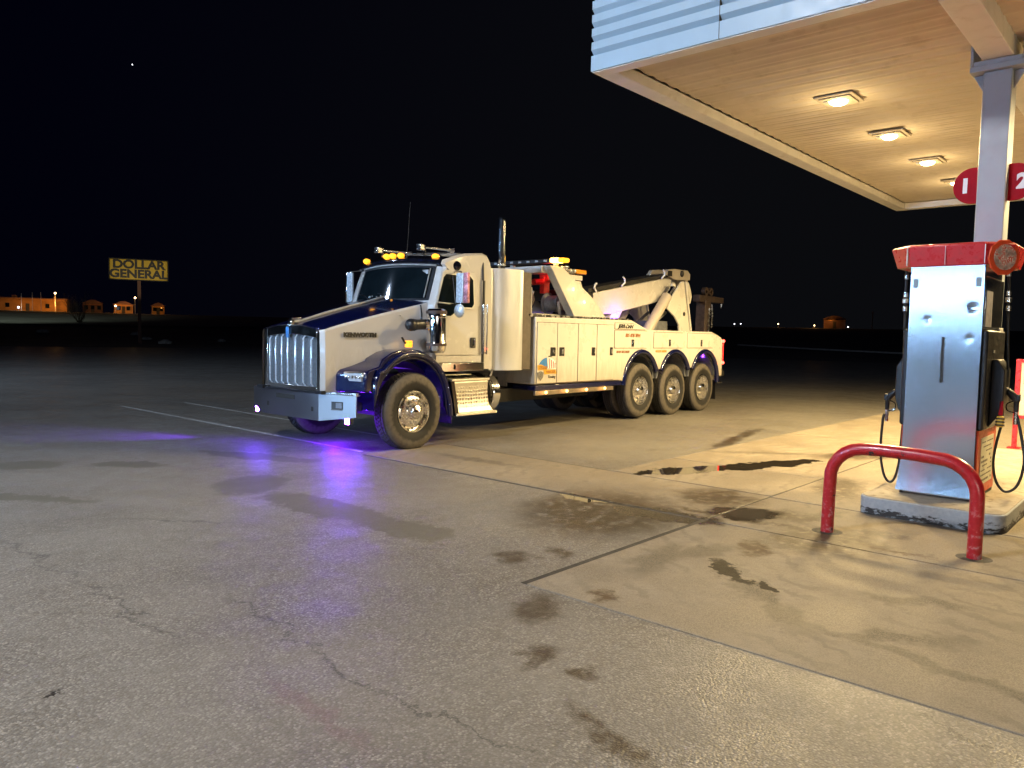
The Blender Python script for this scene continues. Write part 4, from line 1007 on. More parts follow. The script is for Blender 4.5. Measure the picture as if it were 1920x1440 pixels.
# air cleaner
ac = empty('air_cleaner', (.41, .0, 1.35), 0, truck)
MB().lathe([(0, 0), (.10, .0), (.135, .03), (.14, .06), (.14, .13), (.145, .14), (.14, .15), (.14, .5), (.146, .51), (.146, .54), (.138, .56), (.138, .60), (.12, .625), (.06, .64), (0, .64)], (0, 0, 0), (0, 0, 1), 32).build('canister', M['chrome'], ac, ang=30)
m2 = MB(); m2.box(.10, .145, .0, .2, .02, .58); m2.build('canister_bracket', M['black'], ac)
m2 = MB(); m2.lathe([(.147, .555), (.15, .575), (.147, .6)], (0, 0, 0), (0, 0, 1), 28); m2.lathe([(.147, .1), (.15, .12), (.147, .14)], (0, 0, 0), (0, 0, 1), 28); m2.build('clamp_band', M['steelrust'], ac)
m2 = MB(); m2.tube([(-.10, .06, .40), (-.2, .08, .40), (-.3, .09, .395), (-.36, .09, .39)], [.075, .072, .074, .085], 20); m2.ball((-.40, .09, .39), .088, n=10); m2.build('intake_duct', M['black'], ac, ang=60)
MB().tube([(-.105, .055, .40), (-.17, .075, .40)], .08, 20).build('duct_clamp', M['chrome'], ac)

# mirrors
def mirror(sgn):
    y = -.17 if sgn < 0 else CW+.22; s = -1 if sgn < 0 else 1
    zt_, zb_ = (2.50, 2.07) if sgn < 0 else (2.62, 2.12); x = .72 if sgn < 0 else .95
    o = empty('side_mirror', (x, y, zb_), 0, truck); H = zt_-zb_
    # housing turned a little; back faces forward
    MB().box(-.035, .01, -.07, .07, 0, H).build('housing', M['mirrorback'], o, bevel=.015, seg=3)
    MB().box(.011, .015, -.06, .06, .015, H-.015).build('glass', M['mirror'], o)
    MB().box(-.03, .02, (-.16 if s < 0 else .075), (-.075 if s < 0 else .11), .0, H).build('side_glass', M['mirror'] if s > 0 else surf('tinted_mirror', (.75, .35, .42), .25, metal=.3, var=.6, scale=9), o, bevel=.008)
    MB().lathe([(0, -.05), (.05, -.042), (.09, -.015), (.1, .0), (.1, .012), (0, .014)], (0.0, .03*-s, -.11), (1, 0, 0), 24).build('convex_mirror', M['mirrorback'], o, ang=60)
    m2 = MB(); yi = (tum(.12, 2.5)-y) if s < 0 else (tum(CW-.12, 2.5)-y); yb = (.12-y) if s < 0 else (CW-.12-y)
    m2.tube([(0, 0, H+.02), (.04, yi*.55, H+.03), (.18, yi, H+.02)], .011, 8)
    m2.tube([(0, 0, -.015), (.02, yb*.6, -.015), (.06, yb, -.01)], .011, 8)
    m2.tube([(.14, yi, H+.02), (.02, yb*.45, -.01)], .008, 8); m2.tube([(0, s*.0, H+.02), (0, 0, -.015)], .009, 8)
    m2.build('mirror_arm', M['chrome'], o)
mirror(-1); mirror(1)

# tank and steps
mb = MB(); mb.lathe([(0, 0), (.27, .0), (.30, .03), (.30, .94), (.22, .95), (.22, 1.12), (.31, 1.13), (.31, 1.30), (.28, 1.33), (0, 1.33)], (.66, .44, .69), (1, 0, 0), 40, cap=False); tk = B(mb, 'fuel_tank', M['chrome_rough'], ang=40)
B(MB().lathe([(.312, 0), (.322, .01), (.322, .15), (.312, .16)], (1.80, .44, .69), (1, 0, 0), 40), 'tank_strap', M['chrome'], tk)
B(MB().lathe([(0, 0), (.325, 0), (.325, .012), (0, .012)], (1.72, .44, .69), (1, 0, 0), 40), 'tank_shield', M['ink'], tk)
B(MB().cyl((1.88, .3, .95), (1.88, .25, 1.08), .03, 12), 'tank_cap', M['chrome'], tk)
st = B(MB().hexa([(.78, .04, .925), (1.60, .04, .925), (1.60, .36, .925), (.78, .36, .925), (.78, .04, .955), (1.60, .04, .955), (1.60, .36, .955), (.78, .36, .955)]), 'step', M['diamond'], bevel=.004)
B(MB().hexa([(.66, .20, 1.0), (1.36, .20, 1.0), (1.36, .40, 1.0), (.66, .40, 1.0), (.66, .20, 1.02), (1.36, .20, 1.02), (1.36, .40, 1.02), (.66, .40, 1.02)]), 'step', M['diamond'], bevel=.004)
B(MB().loft([[(x0, .065, .922), (x0, .05, .90), (x0+.0, .055, .86), (x0+.03, .085, .72), (x0+.05, .07, .55), (x0+.1, .03, .455), (x0+.1, .05, .455), (x0+.05, .09, .55), (x0+.03, .105, .72), (x0, .075, .86)] for x0 in (.78, 1.57)]), 'step_riser', M['diamond'])
B(MB().hexa([(.84, -.02, .41), (1.72, -.02, .41), (1.72, .22, .41), (.84, .22, .41), (.84, -.02, .45), (1.72, -.02, .45), (1.72, .22, .45), (.84, .22, .45)]), 'step', M['diamond'], bevel=.005)
B(MB().prism([(.72, .93), (.79, .93), (.90, .42), (.83, .40)], 'y', .0, .09), 'step_bracket', M['blackgloss'])

# wrecker body
body_w = .62
def wbody(mp, sg):
    top = [(2.66, .81), (2.66, 1.93), (5.62, 1.95), (6.24, 1.775), (9.05, 1.775), (9.52, 1.66), (9.60, 1.60), (9.63, .76), (9.50, .76)]
    bot = []
    rr_ = .655
    for cx in (8.74, 7.38, 6.02):
        a0, a1 = (-2 if cx == 8.74 else 26), (154 if cx != 6.02 else 176)
        bot += [(cx+(rr_+.0)*math.cos(R(a)), .68+rr_*1.03*math.sin(R(a))) for a in [a0+(a1-a0)*i/12 for i in range(13)]]
    bot += [(5.33, .78), (5.2, .80)]
    y0, y1 = sorted((mp(0), mp(body_w)))
    b_ = B(MB().prism(top+bot, 'y', y0, y1), 'tool_body', M['bodywhite'], ang=25, bevel=.018)
    yo = mp(-.012)
    for cx in (8.74, 7.38, 6.02):
        a0, a1 = (-4 if cx == 8.74 else 24), (156 if cx != 6.02 else 178)
        path = [(cx+rr_*.985*math.cos(R(a)), mp(.005), .68+rr_*1.015*math.sin(R(a))) for a in [a0+(a1-a0)*i/16 for i in range(17)]]
        fl = B(MB().tube(path, .05, 10), 'arch_trim', M['navy'], b_, ang=60)
        yy0, yy1 = sorted((mp(.08), mp(.6)))
        B(MB().prism(arc(cx, .68, .64, 10, 170, 14)+arc(cx, .68, .60, 170, 10, 14), 'y', yy0, yy1), 'arch_liner', M['greymetal'], b_)
        if sg == 0: B(MB().box(cx-.62, cx+.62, .56, .6, .75, 1.28), 'arch_back', M['black'], b_)
    y0, y1 = sorted((mp(.0), mp(.5)))
    B(MB().box(2.68, 5.32, y0, y1, .705, .79), 'sill_band', M['navy'], b_, bevel=.008)
    y0, y1 = sorted((mp(.01), mp(.05)))
    stp = B(MB().box(2.70, 5.05, y0, y1, .625, .70), 'marker_rail', M['railmetal'], b_, bevel=.004)
    for x in (2.98, 3.57, 4.16, 4.75):
        B(MB().ball((x, mp(.003), .668), .03, 1.3, .5, .9, n=8), 'marker_lamp', M['ambersoft'], b_)
        if sg == 0: light('marker_glow', 'POINT', (x, -.07, .66), .35, (1, .4, .1), truck, shadow_soft_size=.02)
    # compartment doors
    def panel(pts, latch=None, kind='compartment_door'):
        y0_, y1_ = sorted((mp(-.014), mp(-.0005)))
        d_ = B(MB().prism(pts, 'y', y0_, y1_), kind, M['bodywhite'], b_, bevel=.006)
        cx_ = sum(p[0] for p in pts)/len(pts); cz_ = sum(p[1] for p in pts)/len(pts); ya_, yb_ = sorted((mp(-.003), mp(-.0002)))
        B(MB().prism([(x_+(.0075 if x_ > cx_ else -.0075), z_+(.009 if z_ > cz_ else -.009)) for x_, z_ in pts], 'y', ya_, yb_), 'door_gap_shade', M['darkseam'], d_)  # dark strip painted in for the shaded gap around each door
        if latch:
            yy0, yy1 = sorted((mp(-.02), mp(-.0142)))
            m3 = MB(); w_, h_, lx, lz = latch; m3.box(lx-w_, lx+w_, yy0, yy1, lz-h_, lz+h_)
            B(m3, 'latch', M['black'], b_, bevel=.003)
            yy0, yy1 = sorted((mp(-.026), mp(-.0205))); B(MB().box(lx-w_*.1, lx+w_*.6, yy0, yy1, lz-h_*.55, lz+h_*.5), 'latch_paddle', M['chrome_rough'], b_, bevel=.002)
    for x0, x1, lx, ww in ((2.70, 3.235, 3.12, .07), (3.25, 3.84, 3.37, .07), (3.86, 4.42, 4.32, .055), (4.44, 4.995, 4.905, .045)):
        panel([(x0, .825), (x1, .825), (x1, 1.84), (x0, 1.84)], (ww, .075, lx, 1.355))
    panel([(5.02, 1.775), (6.12, 1.775), (6.10, 1.79), (5.64, 1.885), (5.02, 1.885)], None, 'name_panel')
    panel([(5.02, 1.415), (6.18, 1.415), (6.18, 1.745), (5.02, 1.745)], (.045, .07, 5.65, 1.51))
    panel([(6.46, 1.415), (7.68, 1.415), (7.68, 1.73), (6.46, 1.73)], (.04, .07, 7.10, 1.52))
    panel([(7.88, 1.415), (9.10, 1.415), (9.10, 1.73), (7.88, 1.73)], (.04, .07, 8.52, 1.52))
    # deck on top
    yy0, yy1 = sorted((mp(.02), mp(.6)))
    B(MB().prism([(2.67, 1.932), (5.6, 1.952), (5.6, 1.975), (2.5, 1.975), (2.5, 1.932)], 'y', yy0, yy1), 'deck_plate', M['chrome_rough'], b_)
    # tail lamps
    yy0, yy1 = sorted((mp(-.008), mp(.10)))
    B(MB().box(9.63, 9.655, yy0, yy1, 1.05, 1.60), 'tail_lamp', M['red'], b_, bevel=.006)
    for z in (1.57, 1.07): B(MB().ball((9.62, mp(-.012), z), .038, n=8), 'tail_marker', M['redhot'], b_)
    yy0, yy1 = sorted((mp(.05), mp(.58))); B(MB().box(9.42, 9.44, yy0, yy1, .22, .74), 'mud_flap', M['black'], b_)
    B(MB().tube([(9.64, mp(.1), .70), (9.64, mp(.1), .60), (9.84, mp(.1), .60)], .02, 6), 'tow_hook', M['chrome_rough'], b_)
    return b_
bodies = []
mir(lambda mp, sg: bodies.append(wbody(mp, sg)))
light('tail_glow', 'POINT', (9.72, -.1, 1.3), .7, (1, .04, .02), truck, shadow_soft_size=.05)
# front bulkhead and centre deck
mb = MB(); mb.box(2.662, 2.70, body_w+.002, CW-body_w-.002, .74, 1.9); B(mb, 'bulkhead', M['bodywhite'], bevel=.006)
B(MB().box(2.72, 9.5, body_w+.003, CW-body_w-.003, 1.2, 1.55), 'centre_deck', M['frame'])
m_ = MB()
for z in (1.88, 1.76, 1.7): m_.ball((2.655, .12, z), .014, n=6)
B(m_, 'bulkhead_bolt', M['ink'])
# lettering on the body
BO = bodies[0]
text('maker_script', 'JERR-DAN', .10, (5.38, -.0165, 1.825), '-y', M['ink'], truck, shear=.35, sx=1.15, bold=.004)
text('phone_lettering', '806-898-3044', .095, (5.65, -.0165, 1.655), '-y', M['brownink'], truck, shear=.15, sx=1.0, bold=.003)
text('service_lettering', 'HEAVY RECOVERY', .06, (5.33, -.003, 1.34), '-y', M['brownink'], truck, shear=.15, sx=.92, bold=.002)
text('gold_lettering', 'US DOT 808201', .062, (6.78, -.003, 1.345), '-y', M['goldink'], truck, sx=1.05, bold=.002)
# flag and company decal on the first door
dec = empty('company_decal', (2.7, -.0145, .93), 0, truck)
def dflat(pts, t, name, mat): return MB().prism(pts, 'y', -.0005-t, 0).build(name, mat, dec)
dflat([(.10, .19)]+[(.29+.26*math.cos(R(a)), .14+.19*math.sin(R(a))) for a in range(160, 88, -9)]+[(.29, .15)], .001, 'blue_field', M['decalblue'])
dflat([(.30, .15)]+[(.29+.24*math.cos(R(a)), .14+.19*math.sin(R(a))) for a in range(86, 8, -9)]+[(.52, .13)], .001, 'flag_white', M['signwhite'])
for k in range(4):
    x = .325+k*.05; MB().prism([(x, .145), (x+.022, .145), (x+.022, .31-.025*k), (x, .315-.025*k)], 'y', -.0035, -.002).build('flag_stripe', M['decalred'], dec)
dflat([(.01, .20), (.10, .215), (.18, .19), (.27, .17), (.26, .10), (.14, .12), (.02, .12)], .003, 'gold_band', M['goldink'])
MB().prism([(.17, .11), (.30, .125), (.5, .12), (.53, .05), (.36, .055), (.2, .045)], 'y', -.006, -.004).build('gold_band', M['goldink'], dec)
tt = text('decal_lettering', 'TEXAS', .075, (.15, -.0055, .155), '-y', M['brownink'], dec, shear=.3, bold=.002, ext=.001)
tt = text('decal_lettering', 'Towing', .07, (.39, -.004, .0), '-y', M['ink'], dec, shear=.3, bold=.001, ext=.001)
tt = text('decal_lettering', 'WRECKER', .055, (.36, -.0075, .085), '-y', M['brownink'], dec, shear=.2, bold=.001, ext=.001)
MB().prism([(.0, .08), (.05, .09), (.09, .105), (.13, .09), (.17, .08), (.16, .0), (.09, -.06), (.02, .0)], 'y', -.008, -.0065).build('shield', surf('shield_print', (.3, .28, .24), .5, var=.9, scale=60, dirt=(.02, .02, .02), dirt_amt=1, dirt_lo=.45, dirt_hi=.5), dec)
tt = text('decal_lettering', 'TRUCK', .03, (.34, -.0035, .345), '-y', M['ink'], dec, shear=.1, ext=.001, bold=.001)

# mast (leaning gantry) on the body
def mast(mp, sg):
    ya, yb = sorted((mp(.45), mp(.62)))
    m2 = MB(); m2.prism([(3.58, 2.86), (3.66, 2.79), (4.36, 1.97), (5.44, 1.96), (4.95, 2.34), (3.95, 2.86)], 'y', ya, yb)
    o = B(m2, 'mast_leg', M['bodywhite'], bevel=.01)
    for x, z in ((4.28, 2.48), (4.64, 2.26)):
        B(MB().ball((x, mp(.445), z), .045, 1, .45, .85, n=8), 'work_lamp', M['ambersoft'], o)
        if sg == 0: light('work_glow', 'POINT', (x, .36, z), .6, (1, .6, .25), truck, shadow_soft_size=.03)
mir(mast)
B(MB().box(3.56, 3.92, .622, CW-.622, 2.74, 2.865), 'mast_beam', M['white'], bevel=.012)
# light bar
lb = empty('light_bar', (3.86, zc, 2.93), 0, truck)
MB().box(-.09, .09, -.62, .93, 0, .075).build('bar', M['black'], lb, bevel=.015)
m2 = MB()
for k in range(7): m2.box(-.097, -.091, -.55+k*.2, -.48+k*.2, .02, .055)
m2.build('led_module', M['ledwhite'], lb)
MB().box(-.10, .10, -.80, -.622, .0, .085).build('amber_end', M['amberhot'], lb, bevel=.02)
MB().box(-.10, .10, -.93, -.802, .002, .08).build('amber_lens', M['amber'], lb, bevel=.025)
light('beacon_glow', 'POINT', (3.76, zc-.72, 3.02), 2.5, (1, .45, .08), truck, shadow_soft_size=.03)
m2 = MB(); m2.box(-.04, .04, -.72, -.66, -.065, -.001); m2.box(-.04, .04, .3, .36, -.065, -.001); m2.build('bar_foot', M['trimgrey'], lb)
# control shelf with second lamp bar
m_ = MB(); m_.box(4.0, 4.62, .48, .72, 2.66, 2.75); m_.prism([(4.42, 2.65), (4.60, 2.65), (4.72, 2.36), (4.66, 2.36)], 'y', .5, .56); m_.prism([(4.05, 2.65), (4.18, 2.65), (4.12, 2.5), (4.06, 2.52)], 'y', .5, .56); B(m_, 'lamp_shelf', M['bodywhite'], bevel=.01)
m_ = MB(); m_.box(4.0, 4.40, .48, .72, 2.775, 2.86); m_.ball((4.2, .6, 2.88), .09, 1.3, 1, .7); s_ = B(m_, 'rear_light_bar', M['chrome_rough'], bevel=.015)
B(MB().box(4.41, 4.74, .47, .7, 2.78, 2.86), 'bar_lens', M['amberdim'], s_, bevel=.02)
m_ = MB(); m_.ball((4.22, .47, 2.815), .04, n=8); m_.ball((4.34, .47, 2.815), .035, n=8); B(m_, 'bar_lamp', M['ledwhite'], s_)
# winches
def winch(x, y, z, r_, w_):
    o = empty('winch', (x, y, z), 0, truck)
    MB().lathe([(0, -w_), (r_, -w_), (r_, -w_+.03), (r_*.72, -w_+.04), (r_*.72, w_-.04), (r_, w_-.03), (r_, w_), (0, w_)], (0, 0, 0), (0, 1, 0), 28).build('drum', M['greymetal'], o, ang=30)
    m2 = MB(); m2.lathe([(r_*.3, -w_-.06), (r_*.55, -w_-.055), (r_*.62, -w_-.005), (r_*.3, -w_-.004)], (0, 0, 0), (0, 1, 0), 24); m2.cyl((0, -w_-.1, 0), (0, -w_, 0), r_*.22, 12); m2.build('gearbox', M['bodywhite'], o, ang=30)
    MB().tube([(0, -w_*.2, -r_*.7), (.1, -w_*.2, -.28), (.12, -w_*.2, -.32)], .02, 8).build('cable', M['black'], o)
winch(4.40, .95, 2.23, .21, .18); winch(4.0, 1.45, 2.28, .17, .2)
m_ = MB(); m_.box(3.6, 4.5, .75, 1.7, 1.96, 2.02); m_.box(3.7, 3.78, 1.0, 1.1, 2.02, 2.5); m_.tube([(4.3, .75, 2.02), (4.2, .72, 2.25)], .03, 8); m_.tube([(4.75, .75, 2.0), (4.6, .74, 2.22)], .03, 8); m_.tube([(3.9, 1.2, 2.1), (4.05, 1.2, 2.45)], .025, 8); B(m_, 'winch_frame', M['bodywhite'], bevel=.006)
m_ = MB(); m_.box(4.3, 4.48, 1.15, 1.25, 2.42, 2.74); m_.cyl((4.05, 1.2, 2.62), (4.5, 1.2, 2.66), .06, 12); m_.box(4.35, 4.6, 1.1, 1.3, 2.66, 2.78); B(m_, 'red_lit_bracket', surf('red_lamplight_tint', (.7, .03, .03), .4, var=.2, scale=12), bevel=.01)  # red lamp light is painted into the bracket's own colour
for lx_, ly_, lz_ in ((9.07, .26, 1.24), (7.3, .4, 1.12)): B(MB().ball((lx_, ly_, lz_), .028 if lx_ > 8 else .012, n=6), 'well_lamp', M['purplesoft'])
light('red_glow', 'POINT', (4.25, 1.0, 2.75), 1.2, (1, .03, .05), truck, shadow_soft_size=.03)
m_ = MB(); m_.box(4.5, 5.6, .9, 1.6, 2.3, 2.5); B(m_, 'valve_bank', M['black'], bevel=.02)

# boom
mb = MB()
def bsec(x, z0, z1, y0=.97, y1=1.50): return [(x, y0, z0), (x, y1, z0), (x, y1, z1), (x, y0, z1)]
mb.loft([bsec(5.2, 2.05, 2.42), bsec(5.7, 2.06, 2.50), bsec(6.4, 2.10, 2.62), bsec(8.0, 2.38, 2.89), bsec(8.55, 2.50, 2.98), bsec(8.85, 2.68, 2.98)])
boom = B(mb, 'boom', M['bodywhite'], bevel=.02, ang=25)
mb = MB(); mb.loft([bsec(5.55, 2.50, 2.58, 1.0, 1.47), bsec(8.75, 3.02, 3.10, 1.0, 1.47)]); B(mb, 'boom_rail', M['frame'], boom)
for x in (5.72, 6.78, 8.45):
    z = 2.60+(x-5.7)*.165; MB_ = MB(); MB_.tube([(x+.06, .96, z-.08), (x-.03, .95, z), (x-.01, .95, z+.06), (x+.04, .95, z+.09)] if x == 5.72 else [(x-.07, .96, z-.08), (x+.04, .95, z), (x+.03, .95, z+.07), (x-.03, .95, z+.11)], .02, 8); B(MB_, 'rope_guide', M['signwhite'], boom)
# boom head with sheaves
hd = empty('boom_head', (9.2, zc, 3.0), 0, truck)
m2 = MB(); m2.prism([(-.62, .08), (-.5, .20), (-.2, .23), (.42, .24), (.55, .16), (.55, .02), (.3, .0), (-.2, -.02)], 'y', -.26, -.16); m2.prism([(-.62, .08), (-.5, .20), (-.2, .23), (.42, .24), (.55, .16), (.55, .02), (.3, .0), (-.2, -.02)], 'y', .16, .26); m2.build('cheek_plate', M['bodywhite'], hd, bevel=.01)
m2 = MB(); m2.box(-.55, -.35, -.27, -.262, .05, .17); m2.ball((.1, -.28, .14), .07, .9, .6, 1.1, n=8); m2.build('head_port', M['ink'], hd)
for y_ in (-.1, .1): MB().lathe([(.03, -.05), (.2, -.05), (.16, 0), (.2, .05), (.03, .05)], (.45, y_, .06), (0, 1, 0), 24).build('sheave', M['bodywhite'], hd, ang=25)
m2 = MB(); m2.prism([(.42, .24), (.56, .20), (.70, .02), (.78, -.26), (.68, -.3), (.58, -.05), (.45, .05)], 'y', -.12, -.06); m2.build('head_guard', M['bodywhite'], hd, bevel=.01)
# hooks on cables
for (x, y, z0, z1) in ((9.42, .92, 2.98, 2.60), (9.75, 1.25, 2.8, 2.25)):
    o = empty('tow_hook_line', (x, y, z1), 0, truck)
    MB().tube([(0, 0, .1), (0, 0, z0-z1)], .008, 6).build('cable', M['chrome_rough'], o)
    m2 = MB(); m2.tube([(0, 0, .1), (0, 0, .02), (.05, 0, -.05), (.03, 0, -.12), (-.04, 0, -.13), (-.07, 0, -.08)], [.02, .026, .024, .022, .018, .008], 8); m2.ball((0, 0, .12), .05, 1, .7, 1.3, n=8); m2.build('hook', M['bodywhite'], o)
m_ = MB(); m_.tube([(9.3, .84, 2.92), (9.36, .83, 2.75), (9.48, .83, 2.6), (9.5, .84, 2.45)], [.07, .085, .06, .03], 10); B(m_, 'snatch_block', M['bodywhite'])
# lift cylinders, rear tower
def cylr(mp, sg):
    y = mp(.78)
    o = empty('lift_cylinder', (7.45, y, 1.72), 0, truck)
    MB().tube([(0, 0, 0), (.88, 0, .84)], .115, 20).build('barrel', M['bodywhite'], o, bevel=.01)
    MB().tube([(.88, 0, .84), (1.12, 0, 1.06)], .06, 14).build('rod', M['chrome'], o)
    MB().ball((1.14, 0, 1.08), .09, 1, .6, 1, n=10).build('clevis', M['bodywhite'], o)
    ya, yb = sorted((mp(.66), mp(.70)))
    m2 = MB(); m2.prism([(8.74, 2.90), (8.88, 2.93), (9.30, 1.6), (8.75, 1.6), (8.72, 1.92), (8.52, 2.10), (8.16, 2.27), (8.42, 2.62)], 'y', ya, yb)
    tw = B(m2, 'tower_plate', M['bodywhite'], bevel=.008)
    B(MB().cyl((8.93, mp(.65), 2.18), (8.93, mp(.66), 2.18), .05, 14), 'tower_port', M['ink'], tw)
    yb2 = mp(.72)
    m2 = MB(); m2.tube([(8.98, mp(.68), 2.93), (9.33, mp(.68), 1.75)], .03, 6); B(m2, 'tower_edge', M['bodywhite'], tw)
mir(cylr)
B(MB().box(8.4, 9.3, .72, CW-.72, 1.55, 1.72), 'tower_base', M['bodywhite'])
m_ = MB()
for y in (.9, 1.1, 1.35): m_.tube([(7.9, y, 1.6), (8.1, y, 2.0), (8.5, y, 2.2)], .035, 8)
m_.box(8.0, 8.6, .9, 1.5, 1.7, 2.0); B(m_, 'hydraulic_hose', M['greymetal'])
# a second strut under the boom, lit violet
B(MB().prism([(6.1, 1.8), (6.5, 1.8), (6.95, 2.35), (6.6, 2.3)], 'y', .98, 1.46), 'boom_pedestal', M['bodywhite'], bevel=.01)
# underlift
ul = empty('underlift', (10.5, zc, 1.0), 0, truck)
m2 = MB(); m2.box(-.9, -.1, -.1, .1, -.3, -.1); m2.prism([(.30, -.4), (.62, -.4), (.66, 1.55), (.36, 1.6)], 'y', -.13, .13); m2.build('mast_tube', M['steelrust'], ul, bevel=.01)
m2 = MB(); m2.hexa([(.1, -.1, 1.55), (1.45, -.1, 1.56), (1.45, .1, 1.56), (.1, .1, 1.55), (.1, -.1, 1.72), (1.45, -.1, 1.70), (1.45, .1, 1.70), (.1, .1, 1.72)]); m2.build('cross_arm', M['steelrust'], ul, bevel=.01)
for x in (.52, .78): MB().lathe([(.04, -.05), (.11, -.05), (.11, .05), (.04, .05)], (x, -.02, 1.82), (0, 1, 0), 16).build('pin_ring', M['steelrust'], ul, ang=30)
m2 = MB(); m2.tube([(1.3, -.11, 1.54), (1.3, -.11, 1.42)], .018, 6); m2.tube([(.7, -.14, 1.5), (.72, -.15, 1.2), (.7, -.15, .9)], .02, 6); m2.tube([(.55, -.15, 1.4), (.5, -.17, .8)], .025, 6); m2.build('hanging_chain', M['chrome_rough'], ul)
m_ = MB(); m_.box(9.5, 10.6, .4, 2.05, .7, .85); B(m_, 'rear_deck', M['frame'], bevel=.02)

# ------------------------------------------------------------------ shop pylon sign
def dgsign():
    o = tag(empty('pylon_sign', (30.7, 73.9, gz(30.7, 73.9)), math.atan2(-1.85, 4.44)), 'yellow rectangular shop sign on a tall dark pole with black lettering', 'sign')
    MB().box(-2.42, 2.42, -.2, .2, 5.9, 7.72).build('panel', surf('yellow_sign_face', (.75, .5, .03), .5, var=.08, scale=.8), o, bevel=.04)
    m2 = MB(); m2.box(-2.5, 2.5, -.18, .18, 5.82, 5.895); m2.box(-2.5, 2.5, -.18, .18, 7.725, 7.8); m2.box(-2.5, -2.425, -.18, .18, 5.9, 7.72); m2.box(2.425, 2.5, -.18, .18, 5.9, 7.72); m2.build('frame', M['frame'], o)
    MB().box(-.15, .15, -.15, .15, -.3, 5.81).build('pole', M['fardark'], o)
    for w_, z, sx, sz in (('DOLLAR', 7.24, 1.12, 1.05), ('GENERAL', 6.38, 1.12, 1.05)):
        text('lettering', w_, sz, (0, -.215, z), '-y', M['ink'], o, sx=sx*.97, bold=.045)
    return o
sgn = dgsign()
light('sign_wash', 'SPOT', (26, 62, 3), 2000, (1, .85, .55), aim=(30.7, 73.9, 6.9), spot_size=R(26), spot_blend=.5)

# ------------------------------------------------------------------ far town
def at(x, y, dz=0): return (x, y, gz(x, y)+dz)
def lamp_post(x, y, top, label, mat, power, color, grp='lamps shining in the far town'):
    g = gz(x, y); o = tag(empty('street_lamp', (x, y, g)), label, 'street lamp', grp); h = top-g
    MB().tube([(0, 0, -.2), (0, 0, h-.3)], .09, 8).build('pole', M['polewhite'], o)
    MB().ball((0, 0, h), .26 if x < 200 else .17, n=8).build('globe', mat, o)
    if power: light('lamp', 'POINT', (0, 0, h+.45), power, color, o, shadow_soft_size=.25)
OR = (1, .42, .08)
lamp_post(76.1, 238.1, 10.2, 'bright tall street lamp at the corner of the orange-lit building', M['lampglow'], 500, OR)
lamp_post(94.9, 231.3, 9.7, 'bright street lamp just left of the shop sign pole', M['lampglow'], 500, (1, .6, .3))
lamp_post(90.2, 233.2, 7.2, 'low orange lamp between the two streets of dark buildings', M['lampglow'], 250, OR)
lamp_post(66.5, 236, 5.9, 'low white lamp left of the three flagpoles', M['whitelamp'], 60, (1, .8, .6))
lamp_post(225.5, 108.0, 6.0, 'faint white lamp low on the horizon just right of the truck', M['whitelamp'], 0, OR)
lamp_post(226.5, 106.4, 6.1, 'fainter small lamp beside another just right of the truck', M['whitelamp'], 0, OR)
lamp_post(230.7, 96.2, 6.2, 'warm lamp on the right horizon, alone between truck and dark house', M['lampglow'], 60, OR)
lamp_post(234.5, 86.6, 5.9, 'warm lamp next to the dim brown house on the horizon', M['lampglow'], 400, OR)
lamp_post(237.6, 77.8, 5.6, 'white lamp right of the dim brown house on the horizon', M['whitelamp'], 0, OR)
def building(x, y, w, d, h, ang, label, mat, windows):
    g = gz(x, y); o = tag(empty('town_building', (x, y, g), ang), label, 'building', 'low buildings in the far town')
    MB().box(-w/2, w/2, 0, d, -.5, h).build('wall', mat, o)
    if w < 8: MB().prism([(-w/2-.3, h+.002), (w/2+.3, h+.002), (w*.1, h+.95), (-w*.1, h+.95)], 'y', -.3, d+.3).build('roof', M['fardark'], o)
    else:
        rf_ = MB().box(-w/2-.2, w/2+.2, -.2, d+.2, h+.002, h+.25).build('roof', M['fardark'], o)
        MB().box(-w*.2, -w*.2+1.2, 1, 2.2, h+.252, h+.85).build('vent', M['fardark'], rf_)
        MB().box(w*.32, w*.32+.8, 1, 1.8, h+.252, h+.7).build('vent', M['fardark'], rf_)
    MB().box(-.45, .45, -.05, -.002, 0, 2.05).build('door', M['frame'], o)
    MB().box(-w/2, w/2, -1.1, -.06, h-.5, h-.42).build('awning', M['farwall'], o)
    for k in range(windows):
        x_ = -w/2+w*(k+.5)/windows
        f_ = MB().box(x_-.5, x_+.5, -.06, -.002, .9, 2.1).build('window', M['frame'], o)
        MB().box(x_-.42, x_+.42, -.09, -.062, .98, 2.02).build('pane', M['glass'], f_)
FA = math.atan2(-1.85, 4.44)
building(71.0, 244, 19, 10, 3.4, FA, 'long low building lit orange behind the three flagpoles', M['farwall'], 2)
building(87.2, 242, 5, 6, 2.8, FA, 'dim brown building half lost in the dark right of the orange one', M['fardark'], 3)
building(93.5, 236, 5, 6, 2.6, FA, 'small dim building just left of the shop sign pole', M['farwall'], 2)
building(101.6, 231.5, 3.4, 6, 2.5, FA, 'small brown building right of the shop sign pole', M['farwall'], 2)
building(238.3, 82.0, 6, 6, 2.9, R(-72), 'dim brown house on the right horizon beside a lamp', M['fardark'], 0)
light('wall_lamp', 'POINT', at(68, 239.5, 2.2), 380, OR, shadow_soft_size=.2)
light('wall_lamp', 'POINT', at(75.5, 237, 2.4), 520, OR, shadow_soft_size=.2)
light('wall_lamp', 'POINT', at(92.5, 233.5, 2.2), 60, OR, shadow_soft_size=.2)
light('wall_lamp', 'POINT', at(101.6, 229, 2.0), 60, OR, shadow_soft_size=.2)
light('wall_lamp', 'POINT', at(236.5, 82.5, 2.2), 60, OR, shadow_soft_size=.2)
